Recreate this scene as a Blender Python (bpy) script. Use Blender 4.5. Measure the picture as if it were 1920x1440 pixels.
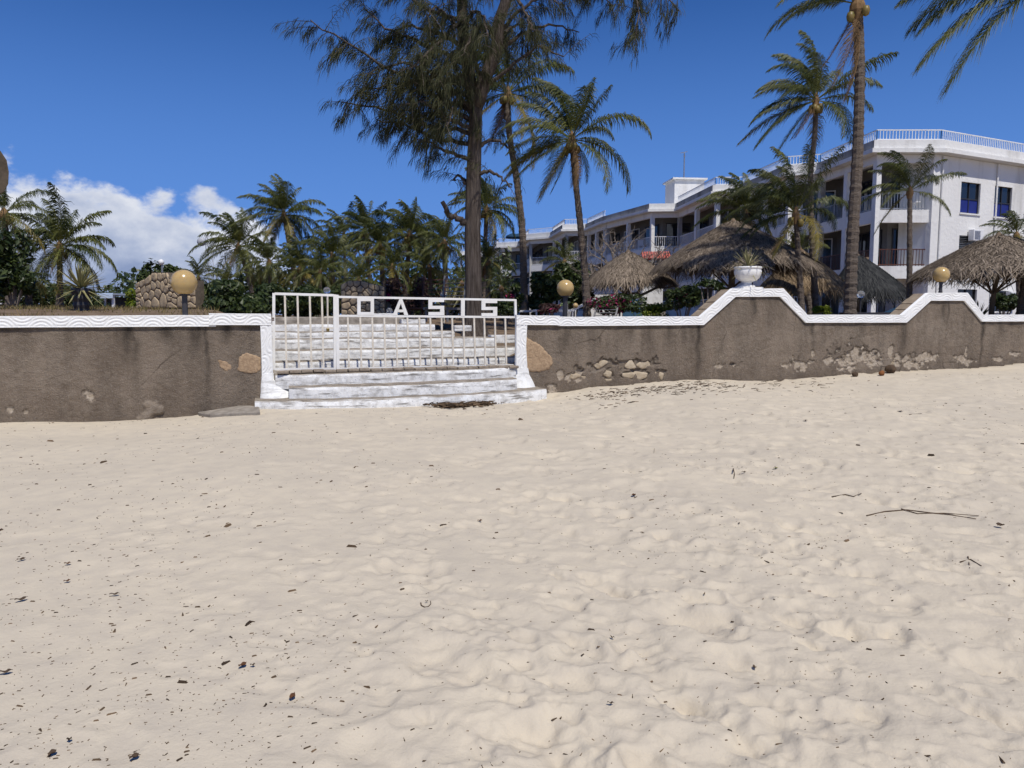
import bpy, math, random
import numpy as np
from mathutils import Vector

for o in list(bpy.data.objects):
    bpy.data.objects.remove(o)
S = bpy.context.scene
COL = S.collection
R = math.radians

# ------------------------------------------------------------------ camera
F = 1400.0                      # focal length in pixels of the 1920 x 1440 photograph
EYE = np.array([0.0, 0.0, 1.6])
PITCH = math.atan(130.0 / F)
cam = bpy.data.cameras.new('camera')
cam.sensor_width = 36.0
cam.lens = F / 1920 * 36.0
cam.clip_start = 0.05
cam.clip_end = 6000
camo = bpy.data.objects.new('camera', cam)
COL.objects.link(camo)
camo.location = EYE
camo.rotation_euler = (math.pi / 2 - PITCH, 0, 0)
S.camera = camo

# ------------------------------------------------------------------ sky, sun, exposure
SUN_EL, SUN_AZ = R(60), R(157)          # azimuth from +Y towards +X: behind the camera, to the right
sunv = Vector((math.sin(SUN_AZ) * math.cos(SUN_EL), math.cos(SUN_AZ) * math.cos(SUN_EL), math.sin(SUN_EL)))
W = bpy.data.worlds.new('World')
S.world = W
W.use_nodes = True
nt = W.node_tree
nt.nodes.clear()


def wn(kind, **kw):
    n = nt.nodes.new(kind)
    for k, v in kw.items():
        setattr(n, k, v)
    return n


def wl(a, b):
    nt.links.new(a, b)


def wmath(op, a, b=None, c=None, clamp=False):
    n = nt.nodes.new('ShaderNodeMath')
    n.operation = op
    n.use_clamp = clamp
    for i, v in enumerate((a, b, c)):
        if v is None:
            continue
        if isinstance(v, (int, float)):
            n.inputs[i].default_value = v
        else:
            nt.links.new(v, n.inputs[i])
    return n.outputs[0]


sky = wn('ShaderNodeTexSky', sky_type='NISHITA', sun_disc=False)
sky.sun_elevation = SUN_EL
sky.sun_rotation = SUN_AZ
sky.altitude = 0
sky.air_density = 1.0
sky.dust_density = 0.25
sky.ozone_density = 3.0
tc = wn('ShaderNodeTexCoord')
sep = wn('ShaderNodeSeparateXYZ')
wl(tc.outputs['Generated'], sep.inputs[0])
az = wmath('ARCTAN2', sep.outputs[0], sep.outputs[1])
el = wmath('ARCSINE', sep.outputs[2])
# banks of cumulus low over the horizon, four of them round the whole sky
bank = wmath('MAXIMUM', wmath('SINE', wmath('MULTIPLY_ADD', az, 5.0, 5.0 * 0.57 + math.pi / 2)), -0.35)
top = wmath('MULTIPLY_ADD', wmath('POWER', wmath('MAXIMUM', bank, 0.0), 0.22), 0.147, 0.0)
mp = wn('ShaderNodeMapping')
mp.inputs['Scale'].default_value = (1, 1, 1.5)
wl(tc.outputs['Generated'], mp.inputs[0])
nz = wn('ShaderNodeTexNoise', noise_dimensions='3D')
nz.inputs['Scale'].default_value = 9.0
nz.inputs['Detail'].default_value = 9.0
nz.inputs['Roughness'].default_value = 0.57
wl(mp.outputs[0], nz.inputs['Vector'])
vor = wn('ShaderNodeTexVoronoi', feature='SMOOTH_F1')
vor.inputs['Scale'].default_value = 19.0
vor.inputs['Smoothness'].default_value = 0.4
wl(mp.outputs[0], vor.inputs['Vector'])
edge = wmath('ADD', wmath('MULTIPLY_ADD', nz.outputs[0], 0.17, -0.085), wmath('MULTIPLY_ADD', vor.outputs['Distance'], -0.035, 0.014))
depth_in = wmath('SUBTRACT', wmath('ADD', top, edge), el)       # how far below the ragged cloud top
mask = wn('ShaderNodeMapRange', interpolation_type='SMOOTHSTEP')
mask.inputs['From Min'].default_value = -0.004
mask.inputs['From Max'].default_value = 0.016
wl(depth_in, mask.inputs['Value'])
bk = wn('ShaderNodeMapRange', interpolation_type='SMOOTHSTEP')
bk.inputs['From Min'].default_value = -0.05
bk.inputs['From Max'].default_value = 0.35
wl(bank, bk.inputs['Value'])
maskf = wmath('MULTIPLY', wmath('MULTIPLY', mask.outputs[0], bk.outputs[0]), 0.93)
nz2 = wn('ShaderNodeTexNoise', noise_dimensions='3D')
nz2.inputs['Scale'].default_value = 15.0
nz2.inputs['Detail'].default_value = 7.0
nz2.inputs['Roughness'].default_value = 0.55
mp2 = wn('ShaderNodeMapping')
mp2.inputs['Location'].default_value = (0.3, 0.1, 0.7)
mp2.inputs['Scale'].default_value = (1, 1, 1.7)
wl(tc.outputs['Generated'], mp2.inputs[0])
wl(mp2.outputs[0], nz2.inputs['Vector'])
lit = wmath('ADD', wmath('MULTIPLY', depth_in, -9.0), wmath('MULTIPLY_ADD', nz2.outputs[0], 1.7, 0.20))
ramp = wn('ShaderNodeValToRGB')
ramp.color_ramp.elements[0].position = 0.0
ramp.color_ramp.elements[0].color = (0.27, 0.335, 0.51, 1)
ramp.color_ramp.elements[1].position = 1.0
ramp.color_ramp.elements[1].color = (0.80, 0.82, 0.87, 1)
e = ramp.color_ramp.elements.new(0.45)
e.color = (0.44, 0.50, 0.65, 1)
wl(lit, ramp.inputs[0])
bg1 = wn('ShaderNodeBackground')
bg1.inputs['Strength'].default_value = 0.085
# sea haze: the lowest degrees of the sky pale to the same blue all the way round
hz = wn('ShaderNodeMapRange', interpolation_type='SMOOTHSTEP')
hz.inputs['From Min'].default_value = -0.02
hz.inputs['From Max'].default_value = 0.50
hz.inputs['To Min'].default_value = 1.0
hz.inputs['To Max'].default_value = 0.0
wl(el, hz.inputs['Value'])
tm = wn('ShaderNodeMix', data_type='RGBA', blend_type='MULTIPLY')
tm.inputs[0].default_value = 1.0
wl(sky.outputs[0], tm.inputs[6])
tm.inputs[7].default_value = (0.16, 0.46, 0.95, 1)
hm = wn('ShaderNodeMix', data_type='RGBA')
wl(hz.outputs[0], hm.inputs[0])
wl(tm.outputs[2], hm.inputs[6])
hm.inputs[7].default_value = (1.55, 3.45, 8.6, 1)
wl(hm.outputs[2], bg1.inputs['Color'])
bg2 = wn('ShaderNodeBackground')
bg2.inputs['Strength'].default_value = 1.0
wl(ramp.outputs[0], bg2.inputs['Color'])
mx = wn('ShaderNodeMixShader')
wl(maskf, mx.inputs[0])
wl(bg1.outputs[0], mx.inputs[1])
wl(bg2.outputs[0], mx.inputs[2])
wo = wn('ShaderNodeOutputWorld')
wl(mx.outputs[0], wo.inputs[0])

sl = bpy.data.lights.new('sun', 'SUN')
sl.energy = 4.0
sl.angle = R(0.53)
sl.color = (1.0, 0.95, 0.87)
so = bpy.data.objects.new('sun', sl)
COL.objects.link(so)
so.location = (8, -10, 20)
so.rotation_euler = sunv.to_track_quat('Z', 'Y').to_euler()

S.view_settings.view_transform = 'Standard'
S.view_settings.look = 'None'
S.view_settings.exposure = 0.0
S.view_settings.gamma = 1.0
S.view_settings.use_curve_mapping = False
S.cycles.use_denoising = True
S.cycles.use_adaptive_sampling = True
S.cycles.adaptive_threshold = 0.025
S.cycles.max_bounces = 6
S.cycles.transparent_max_bounces = 8

# ------------------------------------------------------------------ projection helpers
cp, sp = math.cos(PITCH), math.sin(PITCH)


def ray(px, py):
    dx, dy = (px - 960) / F, -(py - 720) / F
    return np.array([dx, cp + dy * sp, -sp + dy * cp])


def at(px, py, Y):
    d = ray(px, py)
    return EYE + d * (Y / d[1])


TH = math.atan(0.329)
U2 = np.array([math.cos(TH), math.sin(TH)])
N2 = np.array([math.sin(TH), -math.cos(TH)])      # out of the beach wall, towards the sea
P0 = np.array([-3.87, 12.10])


def ws(px, py, t=0.0):
    """pixel -> (along the wall, height) on the plane t in front of the wall face"""
    d = ray(px, py)
    lam = (N2 @ P0 + t - N2 @ EYE[:2]) / (N2 @ d[:2])
    p = EYE + d * lam
    return float((p[:2] - P0) @ U2), float(p[2])


def wp(s, t, z):
    p = P0 + U2 * s + N2 * t
    return np.array([p[0], p[1], z])


def st(x, y):
    rx, ry = x - P0[0], y - P0[1]
    return rx * U2[0] + ry * U2[1], rx * N2[0] + ry * N2[1]


def sm(x, a, b):
    q = np.clip((np.asarray(x, float) - a) / (b - a), 0, 1)
    return q * q * (3 - 2 * q)


# value noise
_lat = np.random.default_rng(5).random((256, 256))


def vnoise(x, y):
    x = np.asarray(x, float)
    y = np.asarray(y, float)
    xi, yi = np.floor(x).astype(int), np.floor(y).astype(int)
    fx, fy = x - xi, y - yi
    fx, fy = fx * fx * (3 - 2 * fx), fy * fy * (3 - 2 * fy)
    a, b = _lat[xi % 256, yi % 256], _lat[(xi + 1) % 256, yi % 256]
    c, d = _lat[xi % 256, (yi + 1) % 256], _lat[(xi + 1) % 256, (yi + 1) % 256]
    return (a * (1 - fx) + b * fx) * (1 - fy) + (c * (1 - fx) + d * fx) * fy - 0.5


def fbm(x, y, o=4):
    r, a = 0, 1.0
    for i in range(o):
        r = r + a * vnoise(np.asarray(x) * 2 ** i + 17.3 * i, np.asarray(y) * 2 ** i + 9.1 * i)
        a *= 0.5
    return r


# ------------------------------------------------------------------ mesh builder
class MB:
    def __init__(self):
        self.v, self.f, self.t, self.n = [], [], [], 0

    def add(self, verts, faces, tint=0.0):
        verts = np.asarray(verts, float).reshape(-1, 3)
        self.v.append(verts)
        self.f.extend([tuple(int(i) + self.n for i in f) for f in faces])
        if np.isscalar(tint):
            tint = np.full(len(verts), tint)
        self.t.append(np.asarray(tint, float))
        self.n += len(verts)

    def addn(self, verts, quads, tint):
        """bulk add: quads is an int array (k,3) or (k,4)"""
        self.v.append(np.asarray(verts, float).reshape(-1, 3))
        self.f.extend((np.asarray(quads) + self.n).tolist())
        self.t.append(np.asarray(tint, float))
        self.n += len(self.v[-1])

    def box(self, c, s, rz=0.0, tint=0.0, rot=None):
        x, y, z = [q / 2 for q in s]
        v = np.array([[a, b, d] for a in (-x, x) for b in (-y, y) for d in (-z, z)])
        if rot is not None:
            v = v @ np.asarray(rot).T
        elif rz:
            ca, sa = math.cos(rz), math.sin(rz)
            v = v @ np.array([[ca, sa, 0], [-sa, ca, 0], [0, 0, 1]])
        self.add(v + np.asarray(c), [(0, 1, 3, 2), (4, 6, 7, 5), (0, 4, 5, 1), (2, 3, 7, 6), (0, 2, 6, 4), (1, 5, 7, 3)], tint)
        return self

    def bar(self, a, b, w, h=None, tint=0.0, up=(0, 0, 1)):
        a, b = np.asarray(a, float), np.asarray(b, float)
        d = b - a
        L = np.linalg.norm(d)
        d = d / L
        s = np.cross(d, up)
        if np.linalg.norm(s) < 1e-4:
            s = np.cross(d, (U2[0], U2[1], 0))
        s /= np.linalg.norm(s)
        u = np.cross(s, d)
        rot = np.stack([d, s, u], 1)
        return self.box((a + b) / 2, (L, w, h or w), rot=rot, tint=tint)

    def tube(self, pts, rad, n=8, cap=True, tint=0.0):
        pts = np.asarray(pts, float)
        k = len(pts)
        rad = np.broadcast_to(np.asarray(rad, float), (k,))
        tg = np.gradient(pts, axis=0)
        tg /= np.linalg.norm(tg, axis=1)[:, None] + 1e-12
        ref = np.array([0.31, 0.95, 0.05]) if abs(tg[0][1]) < 0.8 else np.array([1.0, 0.1, 0.2])
        s = np.cross(tg, ref)
        s /= np.linalg.norm(s, axis=1)[:, None]
        u = np.cross(tg, s)
        a = np.linspace(0, 2 * math.pi, n, endpoint=False)
        ring = (pts[:, None] + rad[:, None, None] * (np.cos(a)[None, :, None] * s[:, None] + np.sin(a)[None, :, None] * u[:, None]))
        f = [(i * n + j, i * n + (j + 1) % n, (i + 1) * n + (j + 1) % n, (i + 1) * n + j) for i in range(k - 1) for j in range(n)]
        if cap:
            f.append(tuple(range(n))[::-1])
            f.append(tuple((k - 1) * n + j for j in range(n)))
        self.add(ring.reshape(-1, 3), f, tint)
        return self

    def lathe(self, c, prof, n=24, tint=0.0):
        a = np.linspace(0, 2 * math.pi, n, endpoint=False)
        v = np.array([[c[0] + r * math.cos(q), c[1] + r * math.sin(q), c[2] + z] for r, z in prof for q in a])
        k = len(prof)
        f = [(i * n + j, i * n + (j + 1) % n, (i + 1) * n + (j + 1) % n, (i + 1) * n + j) for i in range(k - 1) for j in range(n)]
        f.append(tuple(range(n))[::-1])
        f.append(tuple((k - 1) * n + j for j in range(n)))
        self.add(v, f, tint)
        return self

    def grid(self, P, tint=0.0, flip=False):
        P = np.asarray(P, float)
        a, b = P.shape[:2]
        idx = np.arange(a * b).reshape(a, b)
        q = np.stack([idx[:-1, :-1], idx[1:, :-1], idx[1:, 1:], idx[:-1, 1:]], -1).reshape(-1, 4)
        if flip:
            q = q[:, ::-1]
        t = np.full(a * b, tint) if np.isscalar(tint) else np.asarray(tint).reshape(-1)
        self.addn(P.reshape(-1, 3), q, t)
        return self

    def prism(self, poly3, off, tint=0.0):
        """closed planar polygon (k,3) swept by the vector off"""
        p = np.asarray(poly3, float)
        k = len(p)
        v = np.concatenate([p, p + np.asarray(off)])
        f = [tuple(range(k))[::-1], tuple(range(k, 2 * k))] + [(i, (i + 1) % k, k + (i + 1) % k, k + i) for i in range(k)]
        self.add(v, f, tint)
        return self

    def build(self, name, mat, parent=None, origin=None, smooth=False, attrs=None, bevel=0):
        V = np.concatenate(self.v) if self.v else np.zeros((0, 3))
        if parent is not None:
            org = np.array(parent['org'])
        elif origin is not None:
            org = np.asarray(origin, float)
        else:
            org = np.array([(V[:, 0].min() + V[:, 0].max()) / 2, (V[:, 1].min() + V[:, 1].max()) / 2, V[:, 2].min()])
        me = bpy.data.meshes.new(name)
        me.from_pydata((V - org).tolist(), [], self.f)
        a = me.attributes.new('tint', 'FLOAT', 'POINT')
        a.data.foreach_set('value', np.concatenate(self.t).astype(np.float32))
        for k, arr in (attrs or {}).items():
            a = me.attributes.new(k, 'FLOAT', 'POINT')
            a.data.foreach_set('value', np.asarray(arr, np.float32).reshape(-1))
        if smooth:
            me.polygons.foreach_set('use_smooth', [True] * len(me.polygons))
        me.materials.append(mat)
        o = bpy.data.objects.new(name, me)
        COL.objects.link(o)
        o['org'] = org.tolist()
        if parent is not None:
            o.parent = parent
        else:
            o.location = org
        if bevel:
            m = o.modifiers.new('bevel', 'BEVEL')
            m.width = bevel
            m.segments = 2
            m.limit_method = 'ANGLE'
        return o


def thing(name, label, cat, loc, group=None):
    o = bpy.data.objects.new(name, None)
    o.empty_display_size = 0.2
    COL.objects.link(o)
    o.location = tuple(float(q) for q in loc)
    o['org'] = [float(q) for q in loc]
    return tag(o, label, cat, group)


def tag(o, label, cat, group=None):
    o['label'] = label
    o['category'] = cat
    if group:
        o['group'] = group
    return o


def struct(o, kind='structure'):
    o['kind'] = kind
    return o


# ------------------------------------------------------------------ materials
def srgb(r, g, b):
    return tuple(((c / 255) / 12.92 if c / 255 <= 0.04045 else ((c / 255 + 0.055) / 1.055) ** 2.4) for c in (r, g, b))


class NT:
    def __init__(self, name):
        self.m = bpy.data.materials.new(name)
        self.m.use_nodes = True
        self.t = self.m.node_tree
        self.b = self.t.nodes['Principled BSDF']
        self.co = self.t.nodes.new('ShaderNodeTexCoord')

    def n(self, kind, **kw):
        x = self.t.nodes.new(kind)
        for k, v in kw.items():
            setattr(x, k, v)
        return x

    def set(self, sock, v):
        if isinstance(v, (int, float)):
            sock.default_value = v
        elif isinstance(v, tuple):
            sock.default_value = v if len(v) == 4 or len(sock.default_value) == 3 else (*v, 1)
        else:
            self.t.links.new(v, sock)

    def noise(self, scale, detail=4, rough=0.55, stretch=(1, 1, 1), space='Object', dist=0.0):
        v = self.co.outputs[space]
        mp = self.n('ShaderNodeMapping')
        mp.inputs['Scale'].default_value = stretch
        self.t.links.new(v, mp.inputs[0])
        x = self.n('ShaderNodeTexNoise')
        x.inputs['Scale'].default_value = scale
        x.inputs['Detail'].default_value = detail
        x.inputs['Roughness'].default_value = rough
        x.inputs['Distortion'].default_value = dist
        self.t.links.new(mp.outputs[0], x.inputs['Vector'])
        return x.outputs[0]

    def rng(self, v, a, b, lo=0.0, hi=1.0):
        x = self.n('ShaderNodeMapRange')
        for i, q in zip(range(1, 5), (a, b, lo, hi)):
            x.inputs[i].default_value = q
        self.t.links.new(v, x.inputs[0])
        return x.outputs[0]

    def mix(self, f, a, b, mode='MIX'):
        x = self.n('ShaderNodeMix', data_type='RGBA', blend_type=mode)
        self.set(x.inputs[0], f)
        for i, q in ((6, a), (7, b)):
            if isinstance(q, tuple):
                x.inputs[i].default_value = (*q[:3], 1)
            else:
                self.t.links.new(q, x.inputs[i])
        return x.outputs[2]

    def math(self, op, a, b=None, clamp=False):
        x = self.n('ShaderNodeMath', operation=op, use_clamp=clamp)
        self.set(x.inputs[0], a)
        if b is not None:
            self.set(x.inputs[1], b)
        return x.outputs[0]

    def attr(self, name):
        x = self.n('ShaderNodeAttribute', attribute_name=name)
        return x.outputs['Fac']

    def bump(self, h, strength, dist=0.01, normal=None):
        x = self.n('ShaderNodeBump')
        x.inputs['Strength'].default_value = strength
        x.inputs['Distance'].default_value = dist
        self.t.links.new(h, x.inputs['Height'])
        if normal is not None:
            self.t.links.new(normal, x.inputs['Normal'])
        return x.outputs[0]

    def out(self, col, rough=0.8, spec=0.3, normal=None):
        self.set(self.b.inputs['Base Color'], col)
        self.set(self.b.inputs['Roughness'], rough)
        self.b.inputs['Specular IOR Level'].default_value = spec
        if normal is not None:
            self.t.links.new(normal, self.b.inputs['Normal'])
        return self.m


def simple(name, c1, c2=None, rough=0.8, scale=6, bump=0.0, bscale=40, spec=0.3, stretch=(1, 1, 1), metal=0):
    k = NT(name)
    col = c1 if c2 is None else k.mix(k.rng(k.noise(scale, 5, stretch=stretch), 0.32, 0.68), c1, c2)
    nrm = k.bump(k.noise(bscale, 4, stretch=stretch), bump, 0.01) if bump else None
    k.b.inputs['Metallic'].default_value = metal
    return k.out(col, rough, spec, nrm)


def leafmat(name, c1, c2, rough=0.5, spec=0.35, rand=0.5, transl=0.25):
    """foliage: tint attribute runs c1 -> c2, each object shifts a little; light passes through"""
    k = NT(name)
    oi = k.n('ShaderNodeObjectInfo')
    f = k.math('ADD', k.attr('tint'), k.math('MULTIPLY', k.math('SUBTRACT', oi.outputs['Random'], 0.5), rand), clamp=True)
    col = k.mix(f, c1, c2)
    k.out(col, rough, spec)
    tr = k.n('ShaderNodeBsdfTranslucent')
    k.t.links.new(col, tr.inputs[0])
    mx = k.n('ShaderNodeMixShader')
    mx.inputs[0].default_value = transl
    k.t.links.new(k.b.outputs[0], mx.inputs[1])
    k.t.links.new(tr.outputs[0], mx.inputs[2])
    o = [q for q in k.t.nodes if q.type == 'OUTPUT_MATERIAL'][0]
    k.t.links.new(mx.outputs[0], o.inputs[0])
    return k.m


def make_sand():
    k = NT('coral_sand')
    a = k.noise(0.6, 5, space='Object')
    b = k.noise(6, 6)
    c = k.noise(160, 3, 0.7)
    col = k.mix(k.rng(a, 0.3, 0.7), (0.525, 0.462, 0.364), (0.602, 0.525, 0.402))
    col = k.mix(k.rng(b, 0.40, 0.70, 0, 0.7), col, (0.475, 0.418, 0.338))
    col = k.mix(k.rng(c, 0.55, 0.85, 0, 0.35), col, (0.33, 0.28, 0.22))
    h = k.math('ADD', k.math('MULTIPLY', k.noise(38, 5, 0.6), 0.8), k.math('MULTIPLY', c, 0.12))
    return k.out(col, 0.95, 0.12, k.bump(h, 0.55, 0.014))


def make_plaster():
    k = NT('brown_roughcast_plaster')
    big = k.noise(1.1, 5, 0.6)
    st_ = k.noise(3.0, 4, 0.6, stretch=(1, 1, 0.18))
    mid = k.noise(14, 6, 0.65)
    fine = k.noise(55, 5, 0.65, stretch=(1, 1, 1.6))
    col = k.mix(k.rng(big, 0.3, 0.7), (0.165, 0.124, 0.090), (0.282, 0.228, 0.174))
    col = k.mix(k.rng(st_, 0.42, 0.70, 0, 0.75), col, (0.100, 0.078, 0.060))
    col = k.mix(k.rng(mid, 0.35, 0.8, 0, 0.5), col, (0.30, 0.25, 0.195))
    col = k.mix(k.rng(fine, 0.54, 0.72, 0, 0.75), col, (0.40, 0.35, 0.285))
    dark_fac = k.math('MULTIPLY', k.attr('stain_dark'), k.rng(k.noise(9, 5, stretch=(1, 1, 0.35)), 0.25, 0.6, 0.45, 1.0))
    col = k.mix(dark_fac, col, (0.040, 0.033, 0.027))
    col = k.mix(k.math('MULTIPLY', k.attr('pale'), 0.85), col, k.mix(k.rng(mid, 0.35, 0.65), (0.42, 0.34, 0.25), (0.58, 0.50, 0.40)))
    col = k.mix(k.math('MULTIPLY', k.attr('break_dark'), 0.9), col, (0.05, 0.038, 0.028))
    vo = k.n('ShaderNodeTexVoronoi', feature='DISTANCE_TO_EDGE')
    vo.inputs['Scale'].default_value = 1.1
    dm_ = k.n('ShaderNodeMix', data_type='RGBA')
    dm_.inputs[0].default_value = 0.12
    k.t.links.new(k.co.outputs['Object'], dm_.inputs[6])
    nn_ = k.n('ShaderNodeTexNoise')
    nn_.inputs['Scale'].default_value = 3.0
    nn_.inputs['Detail'].default_value = 6.0
    k.t.links.new(k.co.outputs['Object'], nn_.inputs['Vector'])
    k.t.links.new(nn_.outputs['Color'], dm_.inputs[7])
    k.t.links.new(dm_.outputs[2], vo.inputs['Vector'])
    ck = k.math('MULTIPLY', k.rng(vo.outputs['Distance'], 0.0, 0.012, 0.8, 0.0), k.rng(big, 0.52, 0.6))
    col = k.mix(ck, col, (0.06, 0.045, 0.034))
    h = k.math('ADD', k.math('MULTIPLY', fine, 0.7), mid)
    return k.out(col, 0.93, 0.15, k.bump(h, 1.0, 0.035))


def make_whitewash(name='whitewash', dirt=0.5, tread=True):
    k = NT(name)
    g = k.n('ShaderNodeNewGeometry')
    sx = k.n('ShaderNodeSeparateXYZ')
    k.t.links.new(g.outputs['True Normal'], sx.inputs[0])
    a = k.noise(7, 6, 0.65)
    b = k.noise(30, 5, 0.7)
    s_ = k.noise(5, 4, 0.6, stretch=(0.5, 0.5, 3.5))
    col = k.mix(k.rng(a, 0.46, 0.70, 0, dirt), (0.80, 0.80, 0.78), (0.38, 0.365, 0.34))
    col = k.mix(k.rng(s_, 0.54, 0.68, 0, dirt * 1.1), col, (0.20, 0.185, 0.165))
    col = k.mix(k.rng(b, 0.60, 0.70, 0, dirt), col, (0.13, 0.12, 0.11))
    if tread:
        t = k.mix(k.rng(a, 0.35, 0.7), (0.16, 0.135, 0.105), (0.36, 0.31, 0.25))
        col = k.mix(k.rng(sx.outputs[2], 0.55, 0.8), col, t)
    return k.out(col, 0.85, 0.2, k.bump(k.math('ADD', a, b), 0.5, 0.012))


def make_stucco():
    k = NT('white_stucco')
    a = k.noise(0.35, 6, 0.6)
    b = k.noise(5, 5, 0.6)
    s_ = k.noise(1.1, 5, 0.6, stretch=(1, 1, 0.2))
    col = k.mix(k.rng(a, 0.35, 0.75, 0, 0.6), (0.78, 0.775, 0.75), (0.66, 0.645, 0.61))
    col = k.mix(k.rng(s_, 0.52, 0.74, 0, 0.6), col, (0.44, 0.425, 0.39))
    return k.out(col, 0.9, 0.2, k.bump(b, 0.5, 0.05))


def make_trim():
    k = NT('white_carved_trim_paint')
    a = k.noise(4, 6, 0.65)
    b = k.noise(45, 4, 0.6)
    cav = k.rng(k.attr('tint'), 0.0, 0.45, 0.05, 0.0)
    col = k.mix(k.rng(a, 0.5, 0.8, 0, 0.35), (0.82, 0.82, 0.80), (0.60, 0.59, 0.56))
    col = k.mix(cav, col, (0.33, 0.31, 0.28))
    return k.out(col, 0.75, 0.25, k.bump(b, 0.25, 0.004))


def make_trunk(name, c1, c2, c3, stretch):
    k = NT(name)
    a = k.noise(8, 8, 0.72, stretch=stretch)
    b = k.noise(2.0, 4)
    col = k.mix(k.rng(a, 0.35, 0.68), c1, c2)
    col = k.mix(k.rng(b, 0.45, 0.75, 0, 0.6), col, c3)
    return k.out(col, 0.92, 0.15, k.bump(a, 1.0, 0.07))


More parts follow.
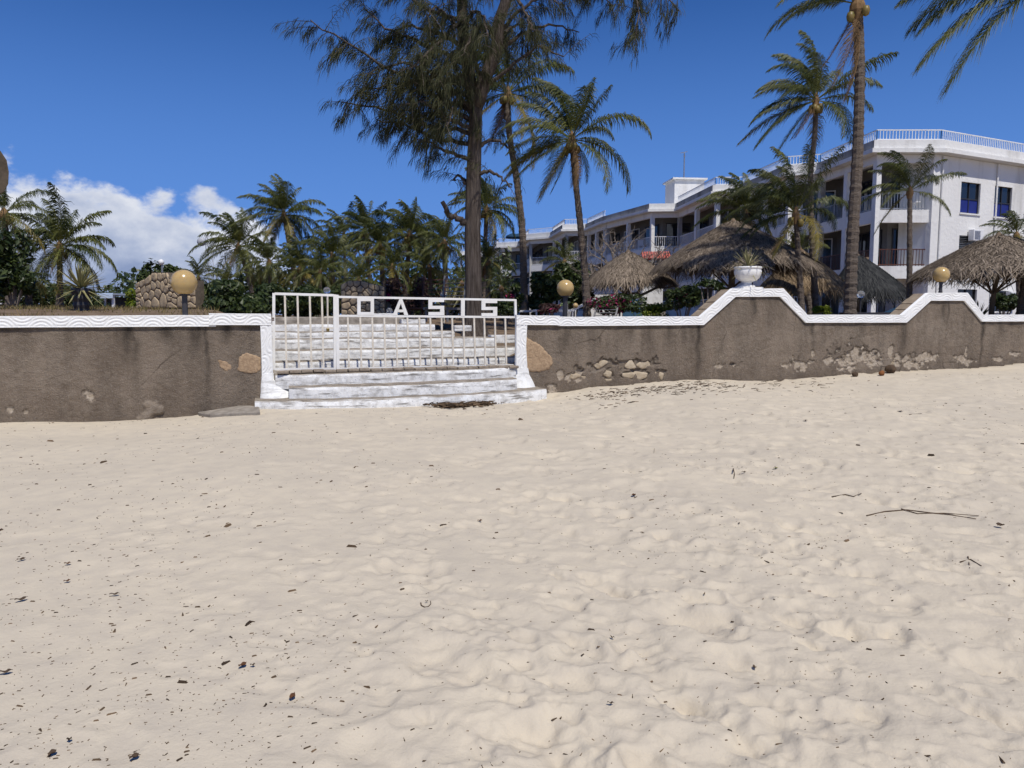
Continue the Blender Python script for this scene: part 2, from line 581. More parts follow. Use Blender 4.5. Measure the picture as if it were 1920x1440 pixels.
M = dict(
    sand=make_sand(), plaster=make_plaster(), wash=make_whitewash('whitewash', 0.85), washclean=make_whitewash('whitewash_jamb', 0.4, False),
    stucco=make_stucco(), trim=make_trim(),
    soil=simple('garden_soil', (0.12, 0.082, 0.052), (0.21, 0.155, 0.105), 0.95, 3, 0.6, 30, 0.1),
    tan=simple('tan_mortar_patch', (0.29, 0.20, 0.125), (0.44, 0.315, 0.20), 0.95, 24, 1.0, 45, 0.1),
    stone=simple('coral_rag_stone', (0.36, 0.285, 0.19), (0.50, 0.42, 0.31), 0.95, 9, 1.0, 28, 0.1),
    stone2=simple('garden_wall_stone', (0.50, 0.39, 0.25), (0.31, 0.24, 0.165), 0.9, 5, 0.7, 24, 0.15),
    stone3=simple('shaded_wall_stone', (0.36, 0.26, 0.155), (0.20, 0.15, 0.10), 0.9, 5, 0.7, 24, 0.15),
    mortar=simple('dark_mortar', (0.10, 0.082, 0.064), (0.16, 0.13, 0.10), 0.95, 12, 0.6, 40, 0.1),
    slab=simple('coping_slab_stone', (0.24, 0.185, 0.13), (0.36, 0.29, 0.21), 0.92, 7, 0.6, 30, 0.12),
    concrete=simple('weathered_concrete', (0.20, 0.175, 0.145), (0.37, 0.33, 0.28), 0.92, 8, 0.9, 30, 0.15),
    gate=simple('white_gate_paint', (0.82, 0.82, 0.80), (0.74, 0.72, 0.67), 0.45, 5, 0.1, 60, 0.4),
    bars=simple('cream_gate_bar_paint', (0.76, 0.72, 0.63), (0.58, 0.51, 0.41), 0.5, 9, 0.1, 60, 0.4),
    rust=simple('rusty_iron', (0.16, 0.085, 0.045), (0.07, 0.05, 0.035), 0.8, 25, 0.4, 70, 0.3),
    brass=simple('dull_brass', (0.35, 0.26, 0.10), (0.24, 0.17, 0.06), 0.4, 20, metal=0.8),
    brick=simple('worn_paving_brick', (0.20, 0.16, 0.125), (0.32, 0.27, 0.21), 0.92, 14, 0.6, 50, 0.1),
    post=simple('dark_post_paint', (0.035, 0.036, 0.045), (0.055, 0.052, 0.055), 0.5, 9),
    urn=simple('white_urn_paint', (0.82, 0.81, 0.78), (0.78, 0.76, 0.71), 0.4, 3, 0.05, 40, 0.4),
    palm=leafmat('coconut_palm_leaf', (0.028, 0.046, 0.013), (0.175, 0.178, 0.042)),
    palmy=leafmat('yellowing_palm_leaf', (0.085, 0.085, 0.018), (0.33, 0.25, 0.055)),
    dead=leafmat('dead_palm_frond', (0.13, 0.085, 0.045), (0.24, 0.155, 0.085), 0.8, 0.1, 0.3, 0.1),
    rachis=simple('palm_stalk', (0.16, 0.13, 0.045), (0.26, 0.19, 0.06), 0.5, 10),
    ptrunk=make_trunk('coconut_trunk_bark', (0.105, 0.082, 0.064), (0.205, 0.17, 0.14), (0.155, 0.115, 0.085), (1, 1, 2.5)),
    ctrunk=make_trunk('casuarina_bark', (0.042, 0.032, 0.026), (0.185, 0.152, 0.128), (0.095, 0.072, 0.056), (2.6, 2.6, 0.24)),
    fibre=simple('palm_fibre', (0.14, 0.085, 0.04), (0.26, 0.16, 0.075), 0.9, 12, 0.6, 40),
    nut=simple('coconut_skin', (0.10, 0.10, 0.03), (0.24, 0.16, 0.05), 0.45, 8),
    needle=leafmat('casuarina_needles', (0.026, 0.034, 0.016), (0.092, 0.088, 0.040), 0.7, 0.15, 0.0, 0.2),
    leaf=leafmat('shrub_leaf', (0.020, 0.036, 0.010), (0.075, 0.100, 0.022), 0.45, 0.4, 0.2),
    hedge=leafmat('bright_hedge_leaf', (0.08, 0.13, 0.012), (0.25, 0.28, 0.03), 0.5, 0.3, 0.1),
    flower=leafmat('bougainvillea_bract', (0.24, 0.012, 0.075), (0.36, 0.04, 0.12), 0.6, 0.2, 0.1),
    purple=leafmat('purple_shrub_leaf', (0.055, 0.032, 0.030), (0.105, 0.058, 0.045), 0.6, 0.2, 0.1),
    agave=leafmat('variegated_agave_leaf', (0.11, 0.115, 0.045), (0.46, 0.41, 0.20), 0.5, 0.35, 0.1, 0.1),
    agaved=leafmat('dark_agave_leaf', (0.045, 0.065, 0.03), (0.10, 0.12, 0.05), 0.5, 0.35, 0.1, 0.1),
    grass=leafmat('dry_grass', (0.12, 0.115, 0.035), (0.30, 0.22, 0.11), 0.85, 0.1, 0.0, 0.25),
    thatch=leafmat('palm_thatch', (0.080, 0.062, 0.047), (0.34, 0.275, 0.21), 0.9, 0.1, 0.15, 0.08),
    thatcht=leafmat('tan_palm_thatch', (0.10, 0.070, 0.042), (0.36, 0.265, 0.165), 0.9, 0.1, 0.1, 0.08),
    thatchd=leafmat('dark_palm_thatch', (0.022, 0.024, 0.026), (0.085, 0.085, 0.082), 0.9, 0.1, 0.1, 0.05),  # much darker, greyer version of the thatch
    pole=simple('umbrella_pole_wood', (0.12, 0.085, 0.058), (0.20, 0.15, 0.105), 0.85, 6, 0.4, 20, 0.15, (1, 1, 0.2)),
    rail=simple('white_rail_paint', (0.78, 0.79, 0.80), (0.68, 0.69, 0.70), 0.5, 3),
    brownrail=simple('dark_wood_rail', (0.075, 0.03, 0.02), (0.12, 0.05, 0.032), 0.5, 4),
    steel=simple('grey_steel', (0.22, 0.23, 0.25), (0.30, 0.31, 0.33), 0.4, 4, metal=0.4),
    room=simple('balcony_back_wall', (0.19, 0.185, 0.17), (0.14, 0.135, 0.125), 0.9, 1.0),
    frame=simple('dark_window_frame', (0.03, 0.03, 0.035), None, 0.4),
    curtain=simple('white_curtain', (0.50, 0.51, 0.52), (0.36, 0.37, 0.39), 0.9, 4, 0, 1, 0.1, (6, 6, 0.4)),
    blue=simple('blue_blind', (0.012, 0.022, 0.16), (0.018, 0.03, 0.20), 0.5, 3),
    redtile=simple('red_roof_tile', (0.40, 0.085, 0.06), (0.50, 0.16, 0.12), 0.7, 8),
    bark=simple('bare_grey_branch', (0.16, 0.13, 0.105), (0.26, 0.22, 0.18), 0.9, 12, 0.4, 30),
    lounge=simple('blue_lounger_cloth', (0.010, 0.042, 0.085), (0.016, 0.055, 0.105), 0.8, 6),
    greywood=simple('weathered_grey_wood', (0.19, 0.185, 0.18), (0.27, 0.26, 0.25), 0.85, 8, 0.3, 30, 0.15, (0.3, 1, 1)),
    lime=simple('lime_cushion', (0.42, 0.50, 0.16), (0.50, 0.56, 0.22), 0.85, 5),
    white=simple('white_paint', (0.80, 0.80, 0.80), (0.70, 0.70, 0.70), 0.5, 4),
    bluewhite=simple('pale_blue_sheet_roof', (0.42, 0.52, 0.66), (0.52, 0.60, 0.70), 0.6, 4),
    mast=simple('galvanised_mast', (0.45, 0.46, 0.48), (0.38, 0.39, 0.41), 0.5, 4),
    debris=leafmat('beach_litter', (0.045, 0.032, 0.022), (0.17, 0.115, 0.07), 0.9, 0.1, 0.0, 0.02),
    dleaf=simple('dry_brown_leaf', (0.13, 0.060, 0.030), (0.065, 0.038, 0.026), 0.95, 30, 0, 1, 0.03),
    gleaf=simple('green_fallen_leaf', (0.16, 0.16, 0.05), (0.22, 0.20, 0.07), 0.6, 20),
    husk=simple('brown_coconut_husk', (0.060, 0.042, 0.030), (0.125, 0.085, 0.055), 0.9, 10, 0.8, 30, 0.1),
    husko=simple('orange_coconut_husk', (0.26, 0.105, 0.040), (0.17, 0.075, 0.035), 0.9, 10, 0.8, 30, 0.1),
    roofband=simple('stained_shade_concrete', (0.20, 0.19, 0.175), (0.42, 0.41, 0.385), 0.92, 1.2, 0.4, 20, 0.1, (1, 1, 0.4)),  # stained concrete, darkened further to deepen the shade side of the roof edge
    board=simple('weathered_brown_board', (0.075, 0.060, 0.042), (0.13, 0.10, 0.07), 0.85, 6, 0.6, 20, 0.15),
)


def make_globe():
    k = NT('amber_acrylic_globe')
    k.out(k.mix(k.rng(k.noise(5, 4), 0.35, 0.7), (0.50, 0.355, 0.155), (0.43, 0.295, 0.12)), 0.22, 0.5)
    k.b.inputs['Subsurface Weight'].default_value = 0.25
    k.b.inputs['Subsurface Radius'].default_value = (0.08, 0.06, 0.03)
    return k.m


def make_glass(name, col, rough=0.05, trans=0.0):
    k = NT(name)
    k.out(col, rough, 0.6)
    k.b.inputs['Transmission Weight'].default_value = trans
    k.b.inputs['IOR'].default_value = 1.2 if trans else 1.5
    return k.m


M['globe'] = make_globe()
M['clear'] = make_glass('clear_globe_glass', (0.85, 0.88, 0.9), 0.05, 0.85)
M['pane'] = make_glass('dark_window_glass', (0.012, 0.014, 0.018), 0.06)

# ------------------------------------------------------------------ heights of the ground
_sb = np.array([(ws(px, py)[0], ws(px, py, .85 if 480 < px < 1010 else 0)[1]) for px, py in ((-500, 812), (-200, 803), (0, 797), (200, 789), (380, 776), (500, 769), (740, 764), (1000, 751), (1060, 733), (1130, 724),
                                          (1230, 716), (1350, 714), (1440, 713), (1550, 706), (1650, 699), (1760, 691), (1920, 681), (2300, 668))])


def sand_base(s):
    return np.interp(s, _sb[:, 0], _sb[:, 1])


_rd = np.random.default_rng(11)
_DENTS = []
for i in range(4300):
    px = _rd.uniform(-500, 2500)
    rr = _rd.uniform(1.6, 17.0)
    x = (px - 960) / F * rr
    side = float(sm(px, 150, 1250))
    if _rd.random() > 0.28 + 0.72 * side:
        continue
    L = _rd.uniform(0.12, 0.27) if i % 3 == 0 else _rd.uniform(0.045, 0.12)
    _DENTS.append((x, rr, L, L * _rd.uniform(0.34, 0.55), _rd.normal(2.45, 0.40), min(.021, L * .13) * _rd.uniform(0.6, 1.2) * (0.38 + 0.66 * side)))


_DA = np.array(_DENTS)


def sand_smooth(x, y):
    s, t = st(x, y)
    w = 1 - sm(t, 0.0, 9.5)
    return sand_base(s) * w


def sand_z(x, y, dents=True, drop=True):
    x = np.asarray(x, float)
    y = np.asarray(y, float)
    s, t = st(x, y)
    z = sand_smooth(x, y)
    amp = 0.45 + 0.75 * sm(x + 0.15 * y, -2.5, 4)
    z = z + 0.060 * fbm(x * 0.55 + 3, y * 0.55, 3) + amp * 0.020 * fbm(x * 2.1, y * 1.9 + 7, 2) + amp * 0.006 * fbm(x * 5.3 + 1, y * 5.1, 3)
    # wind-and-foot ripples running up to the left, mostly on the right-hand side
    ph = (x * 0.75 + y * 0.66) * 9.5 + 5.0 * fbm(x * 0.8, y * 0.8 + 3, 3)
    z = z + 0.0075 * amp * sm(x + 0.2 * y, -1.5, 3.0) * np.sin(ph) * (0.5 + fbm(x * 1.3 + 9, y * 1.3, 2))
    if dents and x.size <= 4:
        for i in range(x.size):
            D = _DA[(np.abs(_DA[:, 0] - x.flat[i]) < .5) & (np.abs(_DA[:, 1] - y.flat[i]) < .5)]
            ux, uy = x.flat[i] - D[:, 0], y.flat[i] - D[:, 1]
            p = (ux * np.cos(D[:, 4]) + uy * np.sin(D[:, 4])) / D[:, 2]
            q = (-ux * np.sin(D[:, 4]) + uy * np.cos(D[:, 4])) / D[:, 3]
            r = np.sqrt(p * p + q * q) * (1 + 0.25 * np.sin(5 * p + D[:, 0] * 9))
            z.flat[i] += (D[:, 5] * (-np.exp(-(r ** 4.5)) + 0.24 * np.exp(-((r - 1.42) / 0.38) ** 2))).sum()
    elif dents:
        for (cx, cy, a, b, th, dp) in _DENTS:
            m = (np.abs(x - cx) < 0.5) & (np.abs(y - cy) < 0.5)
            if not m.any():
                continue
            ux, uy = x[m] - cx, y[m] - cy
            p = (ux * math.cos(th) + uy * math.sin(th)) / a
            q = (-ux * math.sin(th) + uy * math.cos(th)) / b
            r = np.sqrt(p * p + q * q) * (1 + 0.25 * np.sin(5 * p + cx * 9))
            z[m] += dp * (-np.exp(-(r ** 4.5)) + 0.24 * np.exp(-((r - 1.42) / 0.38) ** 2))
    return z - 0.7 * sm(-t, 0.02, 0.15) if drop else z


def ground(px, py):
    """where the ray of a pixel first meets the sand"""
    d = ray(px, py)
    lam = np.geomspace(1.6, 24, 110)
    x, y, z = d[0] * lam, d[1] * lam, EYE[2] + d[2] * lam
    below = z < sand_z(x, y, False, False)
    i = int(np.argmax(below)) if below.any() else len(lam) - 1
    a, b = lam[max(0, i - 1)], lam[i]
    for _ in range(12):
        m = (a + b) / 2
        if EYE[2] + d[2] * m < float(sand_z(np.array([d[0] * m]), np.array([d[1] * m]), True, False)[0]):
            b = m
        else:
            a = m
    p = EYE + d * b
    p[2] = float(sand_z(np.array([p[0]]), np.array([p[1]]), True, False)[0])
    return p


def garden(x, y):
    s, t = st(np.asarray(x, float), np.asarray(y, float))
    d = -t
    zl = 1.50 + 0.20 * sm(d, 0.3, 4.5) + 0.10 * sm(d, 4, 12)
    zg = 0.40 + 1.12 * sm(d, 2.6, 4.0)
    zr = 0.90 + 0.28 * sm(d, 1.5, 5.5) + 0.27 * sm(d, 5.5, 11)
    a = sm(s + 0.25 * np.maximum(d - 3, 0), -0.9, -0.35)
    b = sm(s + 0.30 * d, 3.6, 4.9)
    z = zl * (1 - a) + (zg * (1 - b) + zr * b) * a
    far = sm(d, 9, 18)
    z = z * (1 - far) + (1.72 * (1 - sm(s, -7, 5)) + 1.40 * sm(s, -7, 5)) * far
    return z + 0.03 * fbm(np.asarray(x) * 0.9, np.asarray(y) * 0.9, 3)


def gz(x, y):
    return float(garden(np.array([x]), np.array([y]))[0])


# ------------------------------------------------------------------ sand sheet
_rng = np.random.default_rng(3)
azs = np.concatenate([np.linspace(-180, -50, 40, endpoint=False), np.linspace(-50, 50, 660), np.linspace(50, 180, 40)[1:]])
rs_ = np.concatenate([[0.02, 0.4, 0.9], np.concatenate([np.geomspace(1.3, 17.5, 720), np.geomspace(17.7, 26, 40)]), [40, 80, 200, 600, 2500]])
A_, R_ = np.meshgrid(np.radians(azs), rs_, indexing='ij')
X_, Y_ = R_ * np.sin(A_), R_ * np.cos(A_)
Z_ = sand_z(X_.ravel(), Y_.ravel()).reshape(X_.shape)
Z_ = np.where(R_ > 30, -0.9, Z_)
mb = MB()
mb.grid(np.stack([X_, Y_, Z_], -1), flip=True)
sand = struct(mb.build('sand', M['sand'], origin=(0, 0, 0), smooth=True))
sand['label'] = 'pale coral sand beach dented by footprints'

# garden terrace behind the wall
sg = np.concatenate([np.linspace(-900, -30, 14, endpoint=False), np.linspace(-30, 40, 180), np.linspace(40, 900, 14)[1:]])
dg = np.concatenate([np.linspace(0.30, 14, 90), np.geomspace(14.5, 2500, 40)])
SG, DG = np.meshgrid(sg, dg, indexing='ij')
GX, GY = P0[0] + U2[0] * SG - N2[0] * DG, P0[1] + U2[1] * SG - N2[1] * DG
mb = MB()
mb.grid(np.stack([GX, GY, garden(GX, GY)], -1))
terr = struct(mb.build('garden_ground', M['soil'], origin=(0, 0, 0), smooth=True))
terr['label'] = 'brown garden soil behind the beach wall'

# ------------------------------------------------------------------ beach wall, two runs
TOP_L = [ws(px, py) for px, py in ((-520, 593), (392, 591), (398, 590), (506, 590))]
TOP_R = [ws(px, py) for px, py in ((972, 593), (1045, 594), (1314, 594), (1374, 543), (1466, 543), (1512, 592), (1692, 592), (1740, 551), (1811, 551), (1842, 592), (2500, 592))]


def wall_run(prof, name, label, streaks, damage, seed, s_ends):
    s0, s1 = s_ends
    ns = int((s1 - s0) / 0.018)
    ss = np.linspace(s0, s1, ns)
    pr = np.array(prof)
    ss = np.unique(np.concatenate([ss, pr[(pr[:, 0] > s0) & (pr[:, 0] < s1), 0]]))
    zt = np.interp(ss, pr[:, 0], pr[:, 1]) - 0.02
    zb = sand_base(ss) - 0.45
    nv = 104
    v = np.linspace(0, 1, nv)
    SS = np.repeat(ss[:, None], nv, 1)
    ZZ = zb[:, None] + v[None] * (zt - zb)[:, None]
    TT = 0.012 * fbm(SS * 1.3 + seed, ZZ * 1.3, 3) + 0.006 * fbm(SS * 9 + seed, ZZ * 9, 3) + 0.004 * vnoise(SS * 40, ZZ * 55)
    stain_dark = np.zeros_like(SS)
    for (px, wpx, lpx, k) in streaks:
        sc = ws(px, 610)[0]
        scl = abs(ws(px + wpx, 610)[0] - ws(px, 610)[0])
        ll = lpx / F * (P0[1] + sc * U2[1])
        x = (SS - sc + 0.06 * vnoise(SS * 0 + px, ZZ * 7)) / (scl * (0.75 + 0.6 * vnoise(SS * 11 + px, ZZ * 3)))
        y = (zt[:, None] - 0.16 - ZZ) / ll
        stain_dark = np.maximum(stain_dark, k * np.exp(-x * x) * np.where(y < 0, 1, np.exp(-(y * 1.25) ** 2)))
    # thin darker line right under the coping
    stain_dark = np.maximum(stain_dark, 0.75 * np.exp(-((zt[:, None] - 0.17 - ZZ) / 0.055) ** 2) * (0.55 + fbm(SS * 3 + seed, ZZ, 3)))
    # darker towards the foot
    stain_dark = np.maximum(stain_dark, 0.30 * np.exp(-((ZZ - sand_base(SS)) / 0.22) ** 2) * (0.7 + fbm(SS * 2, ZZ * 2 + seed, 3)))
    pale = np.zeros_like(SS)
    break_dark = np.zeros_like(SS)
    for (px, py, rx, ry, kind) in damage:
        a = ws(px, py)
        b = ws(px + rx, py + ry)
        ex = (SS - a[0]) / abs(b[0] - a[0])
        ez = (ZZ - a[1]) / abs(b[1] - a[1])
        r = np.sqrt(ex ** 2 + ez ** 2) + 1.25 * fbm(SS * 7 + px, ZZ * 9 + py, 4)
        if kind == 'flake':          # finish coat gone, pale backing shows, ragged
            m = 1 - sm(r + 0.5 * fbm(SS * 20, ZZ * 22 + px, 3), 0.72, 0.86)
            pale = np.maximum(pale, m)
            TT -= 0.020 * m
            break_dark = np.maximum(break_dark, 0.9 * np.exp(-((r - 0.86) / 0.10) ** 2) * (ez > 0.12))  # dark band along the upper rim only
        elif kind == 'hole':         # plaster broken out down to the rubble
            m = 1 - sm(r, 0.85, 1.0)
            TT -= 0.032 * m
            break_dark = np.maximum(break_dark, m * 0.35)
            pale = np.maximum(pale, m * 0.35)
            break_dark = np.maximum(break_dark, .8 * np.exp(-((r - .95) / .07) ** 2) * (ez > 0))  # upper half of the rim drawn dark
        elif kind == 'light':        # pale rubbed render, no depth
            pale = np.maximum(pale, 0.13 * (1 - sm(r, 0.2, 1.0)))
        elif kind == 'bulge':
            TT += 0.05 * (1 - sm(r, 0.3, 1.0))
            pale = np.maximum(pale, 0.30 * (1 - sm(r, 0.6, 0.95)))
    mb = MB()
    Pf = np.stack([P0[0] + U2[0] * SS + N2[0] * TT, P0[1] + U2[1] * SS + N2[1] * TT, ZZ], -1)
    mb.grid(Pf)
    n1 = mb.n
    topg = np.stack([np.stack([P0[0] + U2[0] * ss + N2[0] * t, P0[1] + U2[1] * ss + N2[1] * t, zt], -1) for t in (0.0, -0.15, -0.35)], 1)
    mb.grid(topg)
    bk = np.stack([np.stack([P0[0] + U2[0] * ss - N2[0] * .35, P0[1] + U2[1] * ss - N2[1] * .35, z], -1) for z in (zt, zb)], 1)
    mb.grid(bk)
    for k, fl in ((0, False), (-1, True)):
        e = np.array([wp(ss[k], 0, zb[k]), wp(ss[k], 0, zt[k]), wp(ss[k], -.35, zt[k]), wp(ss[k], -.35, zb[k])])
        mb.add(e, [(0, 1, 2, 3) if not fl else (3, 2, 1, 0)])
    ext = mb.n - n1
    pad = lambda q: np.concatenate([q.ravel(), np.zeros(ext)])
    root = thing(name, label, 'wall', wp((s0 + s1) / 2, 0, float(sand_base(0))))
    mb.build('plaster_body', M['plaster'], root, smooth=True, attrs=dict(stain_dark=pad(stain_dark), pale=pad(pale), break_dark=pad(break_dark)))
    return root


SL1, SR0 = ws(497, 640)[0], ws(978, 640)[0]
wall_l = wall_run(TOP_L, 'beach_wall', 'brown plastered beach wall with white carved coping running left from the gate',
                  [(235, 20, 70, 1.0), (250, 11, 110, .7), (310, 24, 30, .9), (368, 24, 60, 1.0), (385, 8, 110, 1.0), (425, 18, 35, 1.0), (120, 30, 35, .25), (40, 26, 50, .2)],
                  [(165, 745, 15, 12, 'flake'), (18, 775, 8, 14, 'flake'), (283, 770, 30, 20, 'bulge'), (20, 610, 40, 8, 'light'), (100, 700, 90, 60, 'light'), (48, 772, 5, 4, 'flake')], 1.0,
                  (ws(-520, 640)[0], SL1))
wall_r = wall_run(TOP_R, 'beach_wall', 'brown plastered beach wall with two stepped humps running right from the gate',
                  [(1310, 9, 120, 1.0), (1300, 16, 60, .6), (1060, 14, 60, .8), (1180, 12, 50, .5), (1215, 12, 55, .6), (1255, 10, 45, .6), (1110, 16, 40, .4), (1285, 9, 50, .5), (1412, 10, 45, .9),
                   (1525, 8, 60, .7), (1545, 14, 35, .5), (1695, 8, 70, .8), (1615, 12, 40, .4), (1770, 8, 50, .7), (1777, 4, 60, .7), (1843, 5, 110, .95), (1880, 9, 40, .5), (1385, 26, 120, .35), (1450, 26, 90, .2), (1700, 18, 90, .3)],
                  [(1128, 686, 20, 10, 'hole'), (1198, 683, 34, 12, 'hole'), (1200, 703, 28, 9, 'hole'), (1140, 705, 11, 12, 'hole'), (1083, 708, 17, 14, 'flake'), (1084, 694, 10, 8, 'hole'), (1052, 705, 7, 9, 'flake'),
                   (1035, 728, 9, 11, 'flake'), (1244, 701, 7, 9, 'hole'), (1375, 688, 9, 7, 'flake'), (1372, 683, 5, 3, 'hole'), (1345, 685, 14, 4, 'flake'), (1495, 682, 26, 9, 'flake'), (1523, 662, 6, 11, 'flake'),
                   (1600, 668, 38, 20, 'flake'), (1585, 680, 18, 14, 'flake'), (1640, 672, 14, 14, 'flake'), (1555, 675, 10, 7, 'flake'), (1672, 660, 5, 14, 'flake'), (1700, 672, 22, 10, 'flake'), (1735, 670, 22, 13, 'flake'),
                   (1712, 683, 28, 6, 'flake'), (1808, 675, 20, 8, 'flake'), (1812, 662, 3, 12, 'flake'), (1872, 672, 8, 4, 'flake'), (1908, 662, 12, 4, 'flake'), (1620, 683, 60, 8, 'light'), (1460, 672, 60, 6, 'light'), (1400, 640, 90, 40, 'light'), (1560, 625, 90, 26, 'light'), (1760, 615, 60, 30, 'light')], 5.0,
                  (SR0, ws(2500, 640)[0]))


# tan mortar patches, a little proud of the wall face
def patch(parent, pts, name='mortar_patch'):
    pts = np.array(pts, float)
    fine = []
    k = len(pts)
    rg = np.random.default_rng(int(pts[0, 0]))
    for i in range(k):
        a, b = pts[i], pts[(i + 1) % k]
        m = max(2, int(np.linalg.norm(b - a) / 2.5))
        for j in range(m):
            q = a + (b - a) * j / m
            fine.append(q + rg.normal(0, 0.55, 2))
    fine = np.array(fine)
    c = fine.mean(0)
    rings = [1.0, 0.97, 0.85, 0.65, 0.4, 0.2]
    ts = [-0.01, 0.006, 0.009, 0.010, 0.010, 0.010]
    P = []
    for r, t in zip(rings, ts):
        row = []
        for q in fine:
            p = c + (q - c) * r
            s, z = ws(*p)
            row.append(wp(s, t + 0.007 * float(fbm(s * 26, z * 26, 3)) * (r < 0.98), z))
        row.append(row[0])
        P.append(row)
    mb = MB()
    mb.grid(np.array(P))
    s, z = ws(*c)
    n = len(fine)
    base = mb.n
    cen = wp(s, 0.010, z)
    mb.add(np.concatenate([np.array(P[-1][:-1]), [cen]]), [(i, (i + 1) % n, n) for i in range(n)])
    o = mb.build(name, M['tan'], parent, smooth=True)
    return o


patch(wall_l, [(408, 674), (424, 678), (434, 685), (434, 692), (424, 697), (413, 688)])
patch(wall_l, [(449, 668), (460, 661), (474, 664), (489, 670), (489, 694), (478, 701), (458, 699), (445, 696), (447, 682)])
patch(wall_r, [(987, 632), (1000, 640), (1014, 647), (1024, 659), (1034, 670), (1038, 681), (1030, 692), (1012, 698), (990, 697), (985, 690), (984, 650)])['label'] = 'large tan mortar patch beside the gate jamb'


# stones: voronoi cells clipped to a rectangle, shrunk and made proud
def clip(poly, p, n):
    out = []
    for i in range(len(poly)):
        a, b = poly[i], poly[(i + 1) % len(poly)]
        da, db = (a - p) @ n, (b - p) @ n
        if da <= 0:
            out.append(a)
        if da * db < 0:
            out.append(a + (b - a) * da / (da - db))
    return out


def voronoi(w, h, n, seed, relax=2, asp=1.0):
    rg = np.random.default_rng(seed)
    pts = np.stack([rg.random(n) * w, rg.random(n) * h], 1)
    for it in range(relax + 1):
        cells = []
        for i in range(n):
            poly = [np.array(q, float) for q in ((0, 0), (w, 0), (w, h), (0, h))]
            for j in range(n):
                if j != i:
                    m = (pts[i] + pts[j]) / 2
                    poly = clip(poly, m, pts[j] - pts[i])
                    if len(poly) < 3:
                        break
            cells.append(np.array(poly) if len(poly) > 2 else None)
        if it < relax:
            pts = np.array([c.mean(0) if c is not None else pts[i] for i, c in enumerate(cells)])
    return [c for c in cells if c is not None]


def stone_mesh(cell, mapf, gap, depth, rg, sub=2):
    """a rounded, slightly uneven stone; mapf(u, v, out) -> world"""
    c = cell.mean(0)
    # cut corners so it is not a razor polygon
    pts = []
    for i in range(len(cell)):
        a, b, d = cell[i - 1], cell[i], cell[(i + 1) % len(cell)]
        pts += [b + (a - b) * 0.14, b + (d - b) * 0.14]
    pts = np.array(pts)
    r = np.linalg.norm(pts - c, axis=1).mean()
    k = max(0.3, 1 - gap / r)
    rows = []
    lift = depth * rg.uniform(0.6, 1.15)
    for sc, o in ((k, -0.03), (k * 0.98, lift * 0.55), (k * 0.86, lift * 0.95), (k * 0.5, lift)):
        rows.append([mapf(*(c + (p - c) * sc), o + (rg.normal(0, depth * 0.10) if sc < 0.9 else 0)) for p in pts])
    n = len(pts)
    mb = MB()
    P = np.array([q + [q[0]] for q in rows])
    mb.grid(P)
    mb.add(np.array(rows[-1] + [mapf(*c, lift * 1.03)]), [(i, (i + 1) % n, n) for i in range(n)])
    return mb


rg = np.random.default_rng(8)
for (px, py, rx, ry) in ((1119, 685, 9, 7), (1134, 684, 8, 8), (1184, 683, 12, 8), (1207, 681, 14, 8), (1180, 703, 11, 6), (1202, 704, 12, 8), (1227, 703, 5, 7), (1241, 703, 5, 8), (1140, 702, 8, 6), (1142, 713, 6, 5), (1080, 707, 10, 6), (1094, 709, 5, 6), (1668, 681, 9, 7)):
    a = ws(px, py)
    b = ws(px + rx, py + ry)
    hw, hh = abs(b[0] - a[0]), abs(b[1] - a[1])
    ang = np.sort(rg.uniform(0, 2 * math.pi, 8))
    cell = np.stack([a[0] + hw * 1.3 * np.cos(ang) * rg.uniform(.85, 1.1, 8), a[1] + hh * 1.3 * np.sin(ang) * rg.uniform(.85, 1.1, 8)], 1)
    mb = stone_mesh(cell, lambda u, v, o: wp(u, -0.034 + o, v), 0.003, 0.026, rg)
    mb.build('rubble_stone', M['stone'], wall_r, smooth=True)


# carved white coping
def relief(a, v):
    """a metres along, v 0..1 across: bundles of strokes that lean one way, arch over, and lean the other"""
    m = 0.50
    x = (a / m) % 1.0 - 0.5
    y = v * 0.36
    d1 = np.hypot(x + 0.12, y - 0.46)          # arcs standing on the lower edge
    x2 = np.where(x > 0, x - 0.5, x + 0.5)
    d2 = np.hypot(x2 + 0.10, y + 0.12)         # arcs hanging from the upper edge
    r = np.where(d1 * 0.9 < d2, d1, d2 + 0.03)
    g = 0.5 + 0.5 * np.cos(2 * math.pi / 0.105 * r + 0.5 * fbm(a * 5, v * 2, 2))
    return sm(g, 0.15, 0.75)


